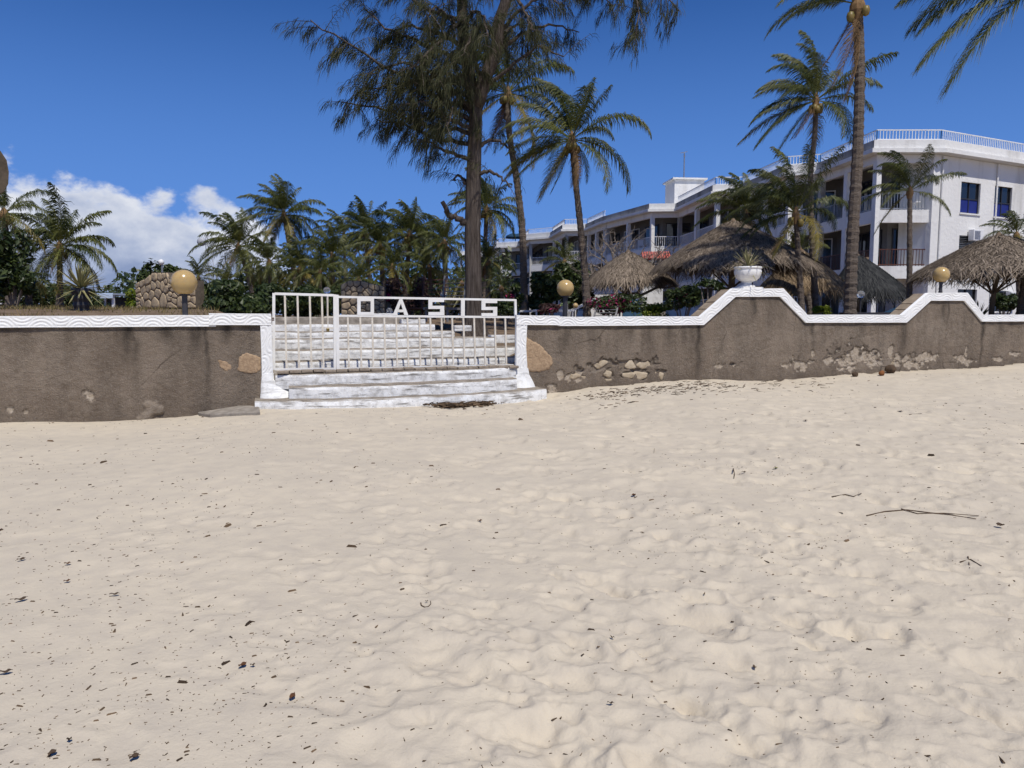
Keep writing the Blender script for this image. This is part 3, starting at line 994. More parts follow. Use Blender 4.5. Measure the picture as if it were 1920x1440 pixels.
def coping(parent, outer, inner, off=0.03, name='carved_coping', amp=0.008, a0=0.0):
    O = np.array([ws(*q) for q in outer])
    I = np.array([ws(*q) for q in inner])
    rows, A = [], a0
    Os, Is, As = [O[0]], [I[0]], [A]
    for i in range(len(O) - 1):
        L = np.linalg.norm((O[i + 1] + I[i + 1]) / 2 - (O[i] + I[i]) / 2)
        n = max(2, int(L / 0.011))
        for j in range(1, n + 1):
            Os.append(O[i] + (O[i + 1] - O[i]) * j / n)
            Is.append(I[i] + (I[i + 1] - I[i]) * j / n)
            As.append(A + L * j / n)
        A += L
    Os, Is, As = np.array(Os), np.array(Is), np.array(As)
    v = np.concatenate([[0, 0.06], np.linspace(0.11, 0.89, 15), [0.94, 1]])
    SZ = Os[:, None] * (1 - v)[None, :, None] + Is[:, None] * v[None, :, None]
    AA, VV = np.meshgrid(As, v, indexing='ij')
    h = relief(AA, VV) * (sm(VV, 0.08, 0.15) * (1 - sm(VV, 0.85, 0.92)))
    lip = 1 - sm(VV, 0.05, 0.10) + sm(VV, 0.90, 0.95)
    hh = np.maximum(h, lip * 0.85)
    T = off + amp * hh + 0.004 * fbm(AA * 6, VV * 2, 2)
    wob = 0.006 * fbm(AA * 2.2, VV * 0.6, 3)
    P = np.stack([P0[0] + U2[0] * SZ[..., 0] + N2[0] * T, P0[1] + U2[1] * SZ[..., 0] + N2[1] * T, SZ[..., 1] + wob], -1)
    e0 = np.stack([P0[0] + U2[0] * SZ[:, 0, 0] - N2[0] * .05, P0[1] + U2[1] * SZ[:, 0, 0] - N2[1] * .05, SZ[:, 0, 1] + wob[:, 0]], -1)
    e1 = np.stack([P0[0] + U2[0] * SZ[:, -1, 0] - N2[0] * .03, P0[1] + U2[1] * SZ[:, -1, 0] - N2[1] * .03, SZ[:, -1, 1] + wob[:, -1]], -1)
    P = np.concatenate([e0[:, None], P, e1[:, None]], 1)
    tint = np.concatenate([np.ones((len(As), 1)), hh, np.ones((len(As), 1))], 1)
    mb = MB()
    mb.grid(P, tint=tint, flip=True)
    for k, fl in ((0, 1), (-1, 0)):
        m = P.shape[1]
        mb.add(P[k], [tuple(range(m)) if fl else tuple(range(m))[::-1]], 1.0)
    o = mb.build(name, M['trim'], parent, smooth=True)
    return o, A


coping(wall_l, [(-520, 594), (100, 592.5), (405, 590.5)], [(-520, 617), (100, 614), (405, 612)])
coping(wall_l, [(392, 587.5), (508, 588.5)], [(392, 609.5), (508, 610)], off=0.045, a0=3.0)
coping(wall_l, [(508.5, 589), (510, 640), (512, 712)], [(488, 610.5), (490, 660), (491, 714)], off=0.040, a0=1.0)
coping(wall_r, [(1045, 594), (1312, 593), (1372, 541), (1467, 541), (1512, 590), (1690, 590), (1738, 549), (1812, 549), (1842, 590), (2500, 590)],
       [(1045, 611.5), (1318, 609.5), (1378, 556.5), (1461, 556.5), (1509, 605), (1698, 605), (1743, 564), (1806, 564), (1839, 603), (2500, 601)])
coping(wall_r, [(967, 591), (1048, 592)], [(967, 609), (1048, 610)], off=0.045, a0=2.0)
coping(wall_r, [(966.5, 703), (967, 650), (967.5, 591.5)], [(988, 703), (985, 650), (987, 609.5)], off=0.040, a0=2.5)

# coping slabs on the sloping shoulders of the humps (bare stone behind the white band)
for (a, b) in (((1314, 594), (1374, 543)), ((1466, 543), (1512, 592)), ((1692, 592), (1740, 551)), ((1811, 551), (1842, 592))):
    A, B = np.array(ws(*a)), np.array(ws(*b))
    for i in range(4):
        p, q = A + (B - A) * (i + .04) / 4, A + (B - A) * (i + .96) / 4
        nrm = np.array([-(q - p)[1], (q - p)[0]])
        nrm = nrm / np.linalg.norm(nrm)
        if nrm[1] < 0:
            nrm = -nrm
        h = 0.018 + 0.008 * ((i * 7) % 3)
        poly = [wp(p[0], -.06, p[1]), wp(q[0], -.06, q[1]), wp(q[0] + nrm[0] * h, -.06, q[1] + nrm[1] * h), wp(p[0] + nrm[0] * h, -.06, p[1] + nrm[1] * h)]
        MB().prism(poly, np.array([*(-N2 * .31), 0])).build('coping_slab', M['slab'], wall_r)


# jamb feet: whitewashed, flaring out over the steps
def jamb_foot(parent, pts_px, sgn):
    rows = []
    for (xa, xb, py, t) in pts_px:
        sa, za = ws(xa, py)
        sb, zb = ws(xb, py)
        n = 9
        row = []
        for j in range(n):
            q = j / (n - 1)
            s = sa + (sb - sa) * q
            row.append(wp(s, t * (0.55 + 0.45 * math.sin(math.pi * min(1, max(0, q)))) + 0.015 * float(fbm(s * 6, za * 6, 3)), za + (zb - za) * q))
        row = [wp(sa, -0.3, za)] + row + [wp(sb, -0.02, zb)]
        rows.append(row)
    mb = MB()
    mb.grid(np.array(rows))
    mb.add(np.array(rows[0]), [tuple(range(len(rows[0])))])
    return mb.build('jamb_foot', M['washclean'], parent, smooth=True)


jamb_foot(wall_l, [(491, 513, 700, .062), (490, 514, 712, .075), (489, 530, 722, .10), (489, 545, 733, .16), (488, 552, 745, .26), (486, 556, 758, .34), (484, 556, 790, .36)], 1)
jamb_foot(wall_r, [(965, 989, 690, .062), (957, 991, 702, .075), (952, 997, 714, .12), (950, 1001, 726, .18), (949, 1005, 738, .26), (948, 1007, 750, .34), (948, 1008, 775, .36)], -1)

# ------------------------------------------------------------------ steps
steps = thing('beach_steps', 'whitewashed worn concrete steps climbing through the gateway', 'steps', wp(2.07, 0.3, 0.1))


def step(name, s0, s1, tf, tb, z0, z1, bulge=0.0, skew=0.0, seed=0, mat='wash'):
    """one step: front line at t = tf + bulge, back at tb; uneven nosing"""
    ns = max(10, int((s1 - s0) / 0.05))
    ss = np.linspace(s0, s1, ns)
    q = (ss - (s0 + s1) / 2) / ((s1 - s0) / 2)
    tt = tf + bulge * (1 - np.abs(q) ** 2.6) + 0.022 * fbm(ss * 3 + seed, ss * 0 + seed, 3)
    zt = z1 + skew * q + 0.018 * fbm(ss * 2.2 + seed * 3, ss * 0 + 1, 3)
    rows = []
    prof = [(0.0, 0), (0.0, .35), (0.0, .8), (-.012, .95), (-.035, 1.0), (-.12, 1.0), (None, 1.0)]
    for (dt, v) in prof:
        if dt is None:
            t = np.full(ns, tb)
            z = zt
        else:
            t = tt + dt + (0.014 * fbm(ss * 7 + v * 3, ss * 0 + v * 5 + seed, 3) if v < 1 else 0)
            z = z0 + (zt - z0) * v
        rows.append(np.stack([P0[0] + U2[0] * ss + N2[0] * t, P0[1] + U2[1] * ss + N2[1] * t, z], -1))
    G = np.stack(rows, 1)
    mb = MB()
    mb.grid(G, flip=True)
    for k, fl in ((0, 0), (-1, 1)):
        e = list(G[k]) + [np.array([*G[k][-1][:2], z0])]
        m = len(e)
        mb.add(np.array(e), [tuple(range(m)) if fl else tuple(range(m))[::-1]])
    return mb.build(name, M[mat], steps)


# outside the gate
step('step', -0.30, 4.55, 0.52, 0.0, -0.15, 0.285, bulge=0.42, skew=0.02, seed=1)
step('step', 0.22, 4.05, 0.36, 0.0, 0.20, 0.475, bulge=0.30, skew=0.02, seed=2)
step('step', 0.02, 4.12, 0.10, -0.3, 0.40, 0.655, bulge=0.14, skew=0.015, seed=3)
# brick edging row under the gate
for i in range(22):
    s = 0.06 + i * 0.187
    b = MB().box(wp(s + 0.085, 0.035 - 0.008 * (i % 3), 0.666 + 0.005 * ((i * 5) % 4)), (0.178, 0.20, 0.045), rz=TH + 0.02 * ((i * 3) % 5 - 2))
    b.build('paving_brick', M['brick'], steps, bevel=0.012)
step('landing', -0.05, 4.20, -0.06, -0.55, 0.40, 0.70, seed=4, mat='concrete')
# inside the gate
zin = [0.70, 0.815, 0.985, 1.165, 1.285, 1.425, 1.555]
ends = [4.40, 4.75, 4.50, 4.15, 3.45, 3.15, 2.60]
for i in range(1, 7):
    step('step', -0.55, ends[i], -0.42 - 0.44 * (i - 1), -0.42 - 0.44 * i - (0.5 if i == 6 else 0.15), zin[i] - 0.30, zin[i], seed=4 + i, mat='wash' if i < 6 else 'concrete')
# loose blocks that finish the upper courses on the right
for (s, t, z, w, h) in ((3.62, -1.85, 1.33, .36, .12), (2.75, -2.5, 1.46, .5, .11), (2.1, -2.75, 1.60, .75, .06), (4.35, -1.52, 1.12, .5, .17)):
    MB().box(wp(s, t, z), (w, 0.22, h), rz=TH + 0.05).build('edge_block', M['wash'], steps, bevel=0.015)
# concrete apron poking out at the left foot
pts = [(364, 774), (370, 765), (384, 763), (402, 765), (430, 766), (470, 766), (486, 768), (488, 778), (470, 779), (420, 781), (394, 783), (374, 780)]
apr = np.array([ground(*q) for q in pts])
apr[:, 2] += 0.05
mb = MB()
mb.prism(apr, (0, 0, -0.30))
apo = mb.build('concrete_apron', M['concrete'], bevel=0.015)
tag(apo, 'thin weathered concrete apron half buried in sand at the foot of the steps', 'apron')

# ------------------------------------------------------------------ gate
GT = -0.10


def gp(px, py):
    s, z = ws(px, py, GT)
    return wp(s, GT, z)


def gpx(zx, zy):
    return gp(460 + zx / 3.0, 500 + zy / 3.0)


def gbar(parent, a, b, w, mat, name, h=None):
    return MB().bar(gpx(*a), gpx(*b), w, h or w, up=(-N2[0], -N2[1], 0)).build(name, M[mat], parent)


g1 = thing('gate_leaf', 'narrow white barred gate leaf with bolt at the left of the gateway', 'gate', gpx(330, 620))
gbar(g1, (160, 148), (160, 580), 0.045, 'gate', 'stile')
gbar(g1, (502, 156), (504, 588), 0.045, 'gate', 'stile')
gbar(g1, (165, 152), (497, 161), 0.04, 'gate', 'top_rail')
gbar(g1, (165, 578), (498, 575), 0.04, 'gate', 'bottom_rail')
for x in (226, 297, 366, 434):
    gbar(g1, (x - 4, 160), (x + 6, 572), 0.030, 'bars', 'bar')
bolt = MB().bar(gpx(463, 166) + np.array([*N2 * .03, 0]), gpx(464, 350) + np.array([*N2 * .03, 0]), 0.016).bar(gpx(443, 283), gpx(497, 283), 0.02).bar(gpx(443, 345), gpx(497, 345), 0.02).build('bolt', M['bars'], g1)
padl = MB().box(gpx(463, 356) + np.array([*N2 * .045, 0]), (0.05, 0.03, 0.055), rz=TH).build('padlock', M['brass'], g1, bevel=0.006)
g2 = thing('gate_leaf', 'wide white barred gate leaf carrying the letters OASIS', 'gate', gpx(1000, 600))
gbar(g2, (516, 158), (522, 622), 0.048, 'gate', 'stile')
gbar(g2, (1518, 184), (1520, 282), 0.04, 'gate', 'stile')
gbar(g2, (521, 170), (1517, 188), 0.036, 'gate', 'top_rail')
gbar(g2, (521, 276), (1522, 284), 0.036, 'gate', 'middle_rail')
gbar(g2, (523, 575), (1522, 554), 0.036, 'gate', 'bottom_rail')
xs = (578, 648, 715, 783, 850, 913, 980, 1042, 1105, 1165, 1228, 1288, 1345, 1405, 1463)
for i, x in enumerate(xs):
    gbar(g2, (x - 2, 284), (x + 5, 570 - i * 1.2), 0.029, 'bars', 'bar')


def letter(polys, name):
    mb = MB()
    for p in polys:
        pts = [gpx(*q) + np.array([*N2 * 0.022, 0]) for q in p]
        mb.prism(pts, np.array([*(-N2 * 0.03), 0]))
    return mb.build(name, M['gate'], g2)


def rect(a, b, c, d):
    return [(a, b), (c, b), (c, d), (a, d)]


letter([rect(629, 177, 648, 272), rect(704, 177, 723, 272), rect(648.2, 177, 703.8, 194), rect(648.2, 255, 703.8, 272)], 'letter_o')
letter([[(866, 183), (882, 183), (850, 274), (828, 274)], [(882.2, 183), (916, 274), (894, 274), (874, 206)], [(862, 241), (885, 241), (890, 256), (857, 256)]], 'letter_a')
for x0, dy, nm in ((1029, 0, 'letter_s'), (1327, 6, 'letter_s')):
    x1 = x0 + 88
    letter([rect(x0, 180 + dy, x1, 199 + dy), rect(x0, 199.3 + dy, x0 + 22, 219.7 + dy), rect(x0, 220 + dy, x1, 238 + dy), rect(x1 - 22, 238.3 + dy, x1, 254.7 + dy), rect(x0, 255 + dy, x1, 274 + dy)], nm)
letter([rect(1212, 184, 1233, 278)], 'letter_i')
hinge = MB()
for y in (290, 300):
    hinge.box(gpx(152, y), (0.06, 0.05, 0.02), rz=TH)
hinge.build('hinge', M['rust'], g1)


# ------------------------------------------------------------------ lamps
def globe_lamp(cpx, cpy, rpx, Y, post_px, label, post_w=None, base_py=None, base_z=None, mat='globe', postmat='post', group='globe lamps along the wall'):
    c = at(cpx, cpy, Y)
    r = rpx / F * Y
    zb = gz(c[0], c[1]) if base_z is None else base_z
    root = thing('globe_lamp', label, 'lamp', (c[0], c[1], zb), group)
    n = 22
    pr = [(r * math.sin(a), -r * math.cos(a)) for a in np.linspace(0.32, math.pi - 0.01, n)]
    MB().lathe(c, pr, 32).build('globe', M[mat], root, smooth=True)
    pw = post_px / 2 / F * Y
    MB().lathe((c[0], c[1], zb), [(pw * 1.15, 0), (pw * 1.15, 0.05), (pw, 0.06), (pw, c[2] - zb - r * 0.98), (pw * 1.9, c[2] - zb - r * 0.97), (pw * 1.9, c[2] - zb - r * 0.88)], 16).build('post', M[postmat], root)
    return root


globe_lamp(345, 529.5, 23.5, 11.75, 10, 'amber globe lamp on a dark post behind the left wall')
globe_lamp(1060, 540.5, 16, 14.6, 9, 'amber globe lamp on a dark post just right of the gate')
_h = at(1765, 549, 16.63)
globe_lamp(1765, 515, 14.5, 16.63, 6, 'amber globe lamp standing on the second wall hump', base_z=_h[2] - 0.01)
globe_lamp(613, 544.5, 6.5, 19, 2.5, 'small clear globe lamp behind the narrow gate leaf', mat='clear', postmat='bars', group='small garden globe lamps')
globe_lamp(832, 551.5, 6, 22, 2.5, 'small clear globe lamp left of the tall tree trunk', mat='clear', postmat='bars', group='small garden globe lamps')
globe_lamp(1079, 573, 5, 17, 2.5, 'small cream globe lamp on a thin white stem', postmat='bars', group='small garden globe lamps')
globe_lamp(1614, 552, 7, 21, 3, 'small clear globe lamp beside the thick palm trunk', mat='clear', group='small garden globe lamps')
globe_lamp(730, 583, 6, 18, 2.5, 'small clear globe lamp behind the letter A of the gate', mat='clear', postmat='bars', group='small garden globe lamps')

# ------------------------------------------------------------------ urn
c = wp(*[ws(1411, 542)[0], -0.17, 0])
zt = ws(1411, 542)[1]
c[2] = zt - 0.02
ur = thing('garden_urn', 'white fluted urn standing on the first wall hump', 'urn', c)
MB().box((c[0], c[1], c[2] + 0.04), (0.47, 0.40, 0.045), rz=TH).build('plinth', M['urn'], ur, bevel=0.01)
k = 0.0112
MB().lathe((c[0], c[1], c[2] + 0.062), [(.15, 0), (.155, .012), (.145, .03), (.09, .05), (.078, .075), (.085, .095), (.12, .115)], 28).build('foot', M['urn'], ur, smooth=True)
a = np.linspace(0, 2 * math.pi, 72)
prof = [(.115, .112), (.17, .135), (.225, .185), (.252, .25), (.262, .31), (.258, .345), (.255, .36), (.272, .366), (.275, .395), (.262, .405), (.235, .40), (.225, .34)]
G = np.array([[[c[0] + r * (1 + (0.030 * abs(math.sin(q * 8)) if z < .34 else 0)) * math.cos(q), c[1] + r * (1 + (0.030 * abs(math.sin(q * 8)) if z < .34 else 0)) * math.sin(q), c[2] + 0.062 + z] for q in a] for r, z in prof])
mb = MB().grid(G, flip=True)
mb.build('bowl', M['urn'], ur, smooth=True)
MB().lathe((c[0], c[1], c[2] + 0.062), [(.23, .33), (.23, .37)], 20).build('earth', M['soil'], ur)


# ------------------------------------------------------------------ spiky rosette plants
def rosette(base, n, L, w, mat, name, label, cat, seed, el0=-15, el1=85, stem=0.0, sr=0.1, group=None, droop=0.12, nseg=4):
    rg = np.random.default_rng(seed)
    root = thing(name, label, cat, base, group)
    hd = np.array(base) + np.array([0, 0, stem])
    if stem > 0:
        zz = np.linspace(-0.1, stem, 9)
        MB().tube([(base[0], base[1], base[2] + z) for z in zz], [sr * (1.0 + 0.12 * (i % 2)) * (0.9 + 0.35 * i / 8) for i in range(9)], 10).build('stem', M['fibre'] if mat != 'agave' else M['post'], root)
    for i in range(n):
        e = R(el0 + (el1 - el0) * (i / n) ** 0.8 + rg.normal(0, 5))
        az_ = i * 2.39996 + rg.normal(0, .15)
        d = np.array([math.cos(e) * math.cos(az_), math.cos(e) * math.sin(az_), math.sin(e)])
        side = np.cross(d, (0, 0, 1))
        side = side / (np.linalg.norm(side) + 1e-6)
        l = L * rg.uniform(.8, 1.05) * (0.75 + 0.25 * math.cos(e))
        up = np.cross(side, d)
        cl, ce, cr, tn = [], [], [], []
        for j in range(nseg + 1):
            u = j / nseg
            p = hd + d * l * u + np.array([0, 0, -droop * l * u * u * math.cos(e)]) + d * 0.03
            ww = w * (0.55 + 1.3 * u * (1 - u)) * (1 - u ** 3)
            cl.append(p - side * ww + up * ww * .35)
            ce.append(p - up * ww * 0.10)
            cr.append(p + side * ww + up * ww * .35)
        G = np.array([cl, ce, cr])
        t = np.tile(np.array([[1.0], [0.15], [1.0]]), (1, nseg + 1)) * rg.uniform(.6, 1)
        MB().grid(G, tint=t).build('leaf', M[mat], root)
    return root


uc = np.array([c[0], c[1], c[2] + 0.43])
rosette(uc + np.array([0, 0, 0.03]), 48, 0.52, 0.015, 'agave', 'urn_plant', 'narrow spiky succulent growing out of the white urn', 'plant', 4, -35, 80, stem=0.0)
p = at(152, 560, 14.5)
p[2] = gz(p[0], p[1])
rosette(p, 95, 0.60, 0.026, 'agave', 'agave', 'round spiky variegated agave on a short dark trunk on the left bank', 'plant', 7, -38, 84, stem=0.42, sr=0.13, droop=0.04)
p = at(1832, 585, 21.5)
p[2] = gz(p[0], p[1])
rosette(p, 44, 0.85, 0.03, 'agaved', 'agave', 'dark green agave fanned out behind the second wall hump', 'plant', 9, 0, 82, stem=0.3, sr=0.1, droop=0.05)
p = at(842, 560, 24)
p[2] = gz(p[0], p[1])
rosette(p, 30, 1.1, 0.035, 'agave', 'agave', 'upright pale sword-leaved plant behind the gate by the tall trunk', 'plant', 13, 35, 88, stem=0.2, sr=0.08, droop=0.05)


# ------------------------------------------------------------------ palms
WIND = np.array([-0.42, 0.10, 0.0])


def frond_mesh(base, d0, L, nl, wl_, rg, grav=1.0, wind=1.0, leaf=0.30, stiff=0.0):
    n = 13
    ds = L / (n - 1)
    d = np.array(d0, float)
    d /= np.linalg.norm(d)
    P, D = [np.array(base, float)], [d.copy()]
    for i in range(n - 1):
        u = i / (n - 1)
        d = d + (np.array([0, 0, -0.098 * grav]) + WIND * 0.12 * wind) * (0.35 + 1.5 * u)
        d /= np.linalg.norm(d)
        P.append(P[-1] + d * ds)
        D.append(d.copy())
    P, D = np.array(P), np.array(D)
    ref = np.array([math.cos(rg.uniform(0, 6.28)), math.sin(rg.uniform(0, 6.28)), 0.0])
    Sd = np.cross(D, (0, 0, 1.0))
    bad = np.linalg.norm(Sd, axis=1) < 0.25
    Sd[bad] += np.cross(D[bad], ref) * 0.5
    Sd /= np.linalg.norm(Sd, axis=1)[:, None]
    Up = np.cross(Sd, D)
    u = np.linspace(0.13, 0.995, nl)
    q = u * (n - 1)
    i0 = np.minimum(q.astype(int), n - 2)
    fr = (q - i0)[:, None]
    lerp = lambda A: A[i0] * (1 - fr) + A[i0 + 1] * fr
    p, dd, ss, uu = lerp(P), lerp(D), lerp(Sd), lerp(Up)
    prof = np.minimum(1, (u - 0.06) / 0.22) ** 0.6 * (1 - u ** 4 * 0.72)
    V, Fq, T = [], [], []
    k = 0
    g = np.array([0, 0, -1.0])
    for sgn in (-1, 1):
        ll = L * leaf * prof * rg.uniform(0.55, 1.1, nl)
        dr = ss * sgn * (0.84 - 0.42 * u[:, None]) + dd * (0.42 + 0.75 * u[:, None]) + uu * 0.22 + rg.normal(0, 0.11, (nl, 3))
        dr /= np.linalg.norm(dr, axis=1)[:, None]
        d2 = dr + g * (1.05 - stiff) + WIND * 0.8 * wind + rg.normal(0, 0.14, (nl, 3))
        d2 /= np.linalg.norm(d2, axis=1)[:, None]
        d3 = d2 + g * (0.9 - stiff) + WIND * 0.5 * wind
        d3 /= np.linalg.norm(d3, axis=1)[:, None]
        m1 = p + dr * ll[:, None] * 0.34
        m2 = m1 + d2 * ll[:, None] * 0.36
        tp = m2 + d3 * ll[:, None] * 0.30
        w = wl_ * rg.uniform(0.75, 1.2, nl)[:, None]
        wv = dd * w
        arr = np.stack([p - wv * .6, p + wv * .6, m1 - wv, m1 + wv, m2 - wv * .75, m2 + wv * .75, tp], 1)
        V.append(arr.reshape(-1, 3))
        b = (np.arange(nl) * 7)[:, None] + k
        Fq += np.concatenate([b + [0, 1, 3, 2], b + [2, 3, 5, 4]], 0).tolist()
        Fq += (b + [4, 5, 6]).tolist()
        T.append(np.repeat(np.clip(rg.normal(0.42, 0.17, nl), 0, 1), 7) * np.tile([1.2, 1.2, 1, 1, .9, .9, .75], nl))
        k += nl * 7
    mb = MB()
    mb.v, mb.f, mb.t, mb.n = [np.concatenate(V)], [tuple(f) for f in Fq], [np.concatenate(T)], k
    rr = np.linspace(0.020, 0.004, n) * (L / 3.2) * 1.25
    mb.tube(P, rr, 4, cap=False, tint=1.15)
    return mb


def palm(label, crown, base, Y, lpx, n, tw=0.16, mid=None, fronds=None, seed=0, nl=34, wind=1.0, yellow=0.12, dead=2, nuts=0, rings=True, el=(-48, 88), group='coconut palms in the garden', Yb=None, grav=1.0, basez=None, lw=None, tint_mat='palm'):
    """crown, base, mid: pixels of the photograph, set at distance Y (Yb for the foot)"""
    rg = np.random.default_rng(1000 + seed)
    Yb = Yb or Y
    B = at(base[0], base[1], Yb)
    B[2] = (gz(B[0], B[1]) if basez is None else basez) - 0.05
    C = at(crown[0], crown[1], Y)
    L = lpx / F * Y
    pts = [B] + ([at(m[0], m[1], Y) for m in sorted(mid, key=lambda q: -q[1])] if mid else []) + [C]
    pts = np.array(pts)
    tq = np.concatenate([[0], np.cumsum(np.linalg.norm(np.diff(pts, axis=0), axis=1))])
    H = tq[-1]
    # smooth the trunk line
    k = max(10, int(H / 0.085)) if rings else max(8, int(H / 0.5))
    uu = np.linspace(0, H, k)
    path = np.stack([np.interp(uu, tq, pts[:, i]) for i in range(3)], 1)
    for _ in range(max(2, k // 6) * (4 if mid else 0)):
        path[1:-1] = path[1:-1] * 0.5 + (path[:-2] + path[2:]) * 0.25
    root = thing('coconut_palm', label, 'palm tree', B, group)
    u = uu / H
    rad = tw * (1.0 - 0.30 * u + 0.5 * np.exp(-u * H / 0.35)) * (1 + (0.055 * np.where(np.arange(k) % 2, 1, -1) if rings else 0)) * (1 + 0.04 * rg.normal(0, 1, k).clip(-1, 1))
    MB().tube(path, rad, 10 if rings else 7).build('trunk', M['ptrunk'], root)
    # fibrous boss that carries the fronds
    r0 = rad[-1]
    MB().lathe(C - np.array([0, 0, 0.06 * L]), [(r0 * .9, -0.10 * L), (r0 * 1.55, 0.0), (r0 * 1.5, 0.05 * L), (r0 * .8, 0.13 * L), (0.01, 0.17 * L)], 9).build('crown_boss', M['fibre'], root)
    nl = int(nl * 1.75)
    n = int(round(n * (1.55 if Y > 25 else 1.3)))
    L *= 1.03 if Y > 25 else 1.0
    nw = lw or 0.0088 * L * (34.0 / nl) ** 0.5 * (1.3 if Y > 25 else 1.0)
    specs = []
    if fronds:
        for (ang, lp, dy, *mt_) in fronds:
            d = np.array([math.cos(R(ang)), dy, math.sin(R(ang))])
            specs.append((d, lp / F * Y, mt_[0] if mt_ else 'palm'))
    for i in range(n):
        q = (i + 0.5) / n
        e = R(el[1] + (el[0] - el[1]) * q ** 1.05 + rg.normal(0, 6))
        a = i * 2.39996 + rg.normal(0, 0.2) + seed
        d = np.array([math.cos(e) * math.cos(a), math.cos(e) * math.sin(a), math.sin(e)])
        mt = tint_mat
        if q > 0.7 and rg.random() < yellow * 2.2:
            mt = 'palmy'
        specs.append((d, L * rg.uniform(0.85, 1.08) * (0.8 if e > R(65) else 1), mt))
    for i in range(dead):
        a = rg.uniform(0, 6.28)
        specs.append((np.array([math.cos(a) * .5, math.sin(a) * .5, -0.75]), L * rg.uniform(.5, .8), 'dead'))
    for (d, l, mt) in specs:
        b = C + d / np.linalg.norm(d) * r0 * 0.7
        mb = frond_mesh(b, d, l, nl, nw * l / L if l < L else nw, rg, grav=grav * (rg.uniform(.65, 1.45) if mt != 'dead' else 0.5), wind=wind)
        mb.build('frond' if mt != 'dead' else 'dead_frond', M[mt], root)
    for i in range(nuts):
        a = i * 2.4 + seed
        c_ = C + np.array([math.cos(a) * r0 * 2.1, math.sin(a) * r0 * 2.1, -0.09 * L - 0.05 * (i % 3)])
        MB().lathe(c_, [(.01, -.13), (.075, -.09), (.095, 0), (.07, .09), (.01, .12)], 8).build('coconut', M['nut'], root, smooth=True)
    return root


# left side
palm('coconut palm cut off by the left edge of the picture', (8, 400), (20, 585), 25, 105, 17, 0.13, seed=1, nl=40, nuts=3)
palm('dark bushy coconut palm above the round agave', (112, 462), (112, 580), 26, 108, 17, 0.11, seed=2, nl=40, nuts=4,
     fronds=[(100, 70, -.1), (75, 75, .1), (25, 100, -.2), (5, 110, -.3), (160, 110, -.2), (130, 75, .2), (55, 85, .2)])
palm('small yellowish palm low at the far left', (52, 520), (55, 585), 22, 62, 14, 0.09, seed=3, nl=30, yellow=.5)
palm('leaning palm left of the tallest background palm', (447, 462), (482, 590), 44, 84, 20, 0.14, mid=[(466, 520)], seed=4, nl=32, nuts=3)
palm('tallest background palm left of the gate', (532, 402), (562, 590), 38, 88, 22, 0.13, mid=[(545, 475), (554, 530)], seed=5, nl=38, nuts=5)
palm('low palm between the leaning and the tallest background palms', (505, 492), (510, 590), 36, 66, 18, 0.12, seed=6, nl=30)
palm('full bright palm crown right of the tallest background palm', (562, 505), (562, 590), 34, 70, 20, 0.13, seed=7, nl=32, yellow=.35, tint_mat='palm')
palm('small palm to the right of the stone garden wall', (372, 520), (378, 590), 30, 50, 15, 0.08, seed=8, nl=28)
palm('slim small palm above the leafy hedge', (425, 528), (428, 590), 32, 46, 14, 0.08, seed=9, nl=26, yellow=.4)
palm('broad low palm behind the narrow gate leaf', (622, 480), (632, 590), 38, 74, 20, 0.11, seed=10, nl=32)
palm('upright palm with the highest crown of the middle grove', (684, 432), (700, 590), 40, 72, 22, 0.12, seed=11, nl=34, nuts=3)
palm('slender palm over the letter O with a bare curved trunk', (712, 460), (724, 590), 33, 72, 20, 0.12, mid=[(716, 510)], seed=12, nl=34, yellow=.3, nuts=3)
palm('wide palm over the letter A with brown nut clusters', (768, 440), (758, 590), 34, 84, 24, 0.13, seed=13, nl=38, nuts=8)
palm('low spreading palm between the letters A and S', (805, 500), (812, 590), 31, 58, 16, 0.10, seed=14, nl=30, yellow=.3)
palm('palm just left of the tall casuarina trunk', (833, 455), (838, 590), 30, 68, 20, 0.13, seed=15, nl=34, nuts=4)
palm('low green palm in front of the middle grove', (672, 525), (678, 590), 28, 60, 15, 0.09, seed=16, nl=30, yellow=.4)
palm('young yellow-green palm close left of the tall trunk', (866, 530), (866, 590), 23, 44, 13, 0.07, seed=17, nl=26, yellow=.6, dead=0)
palm('palm with a pinkish nut cluster just right of the tall trunk', (912, 392), (905, 590), 32, 78, 18, 0.12, seed=18, nl=34, nuts=6,
     fronds=[(95, 85, 0), (80, 75, .3), (20, 85, -.2), (-5, 70, .1), (150, 70, -.2)])
palm('bushy palm low to the right of the tall trunk', (915, 490), (915, 590), 26, 60, 17, 0.10, seed=19, nl=32, yellow=.35)
palm('young palm with yellow lower fronds before the white hotel', (940, 540), (942, 590), 24, 46, 12, 0.07, seed=20, nl=26, yellow=.8, dead=0)
palm('small dark palm in front of the hotel left of the bare tree', (1058, 490), (1060, 590), 30, 52, 13, 0.09, seed=21, nl=30, yellow=.4)
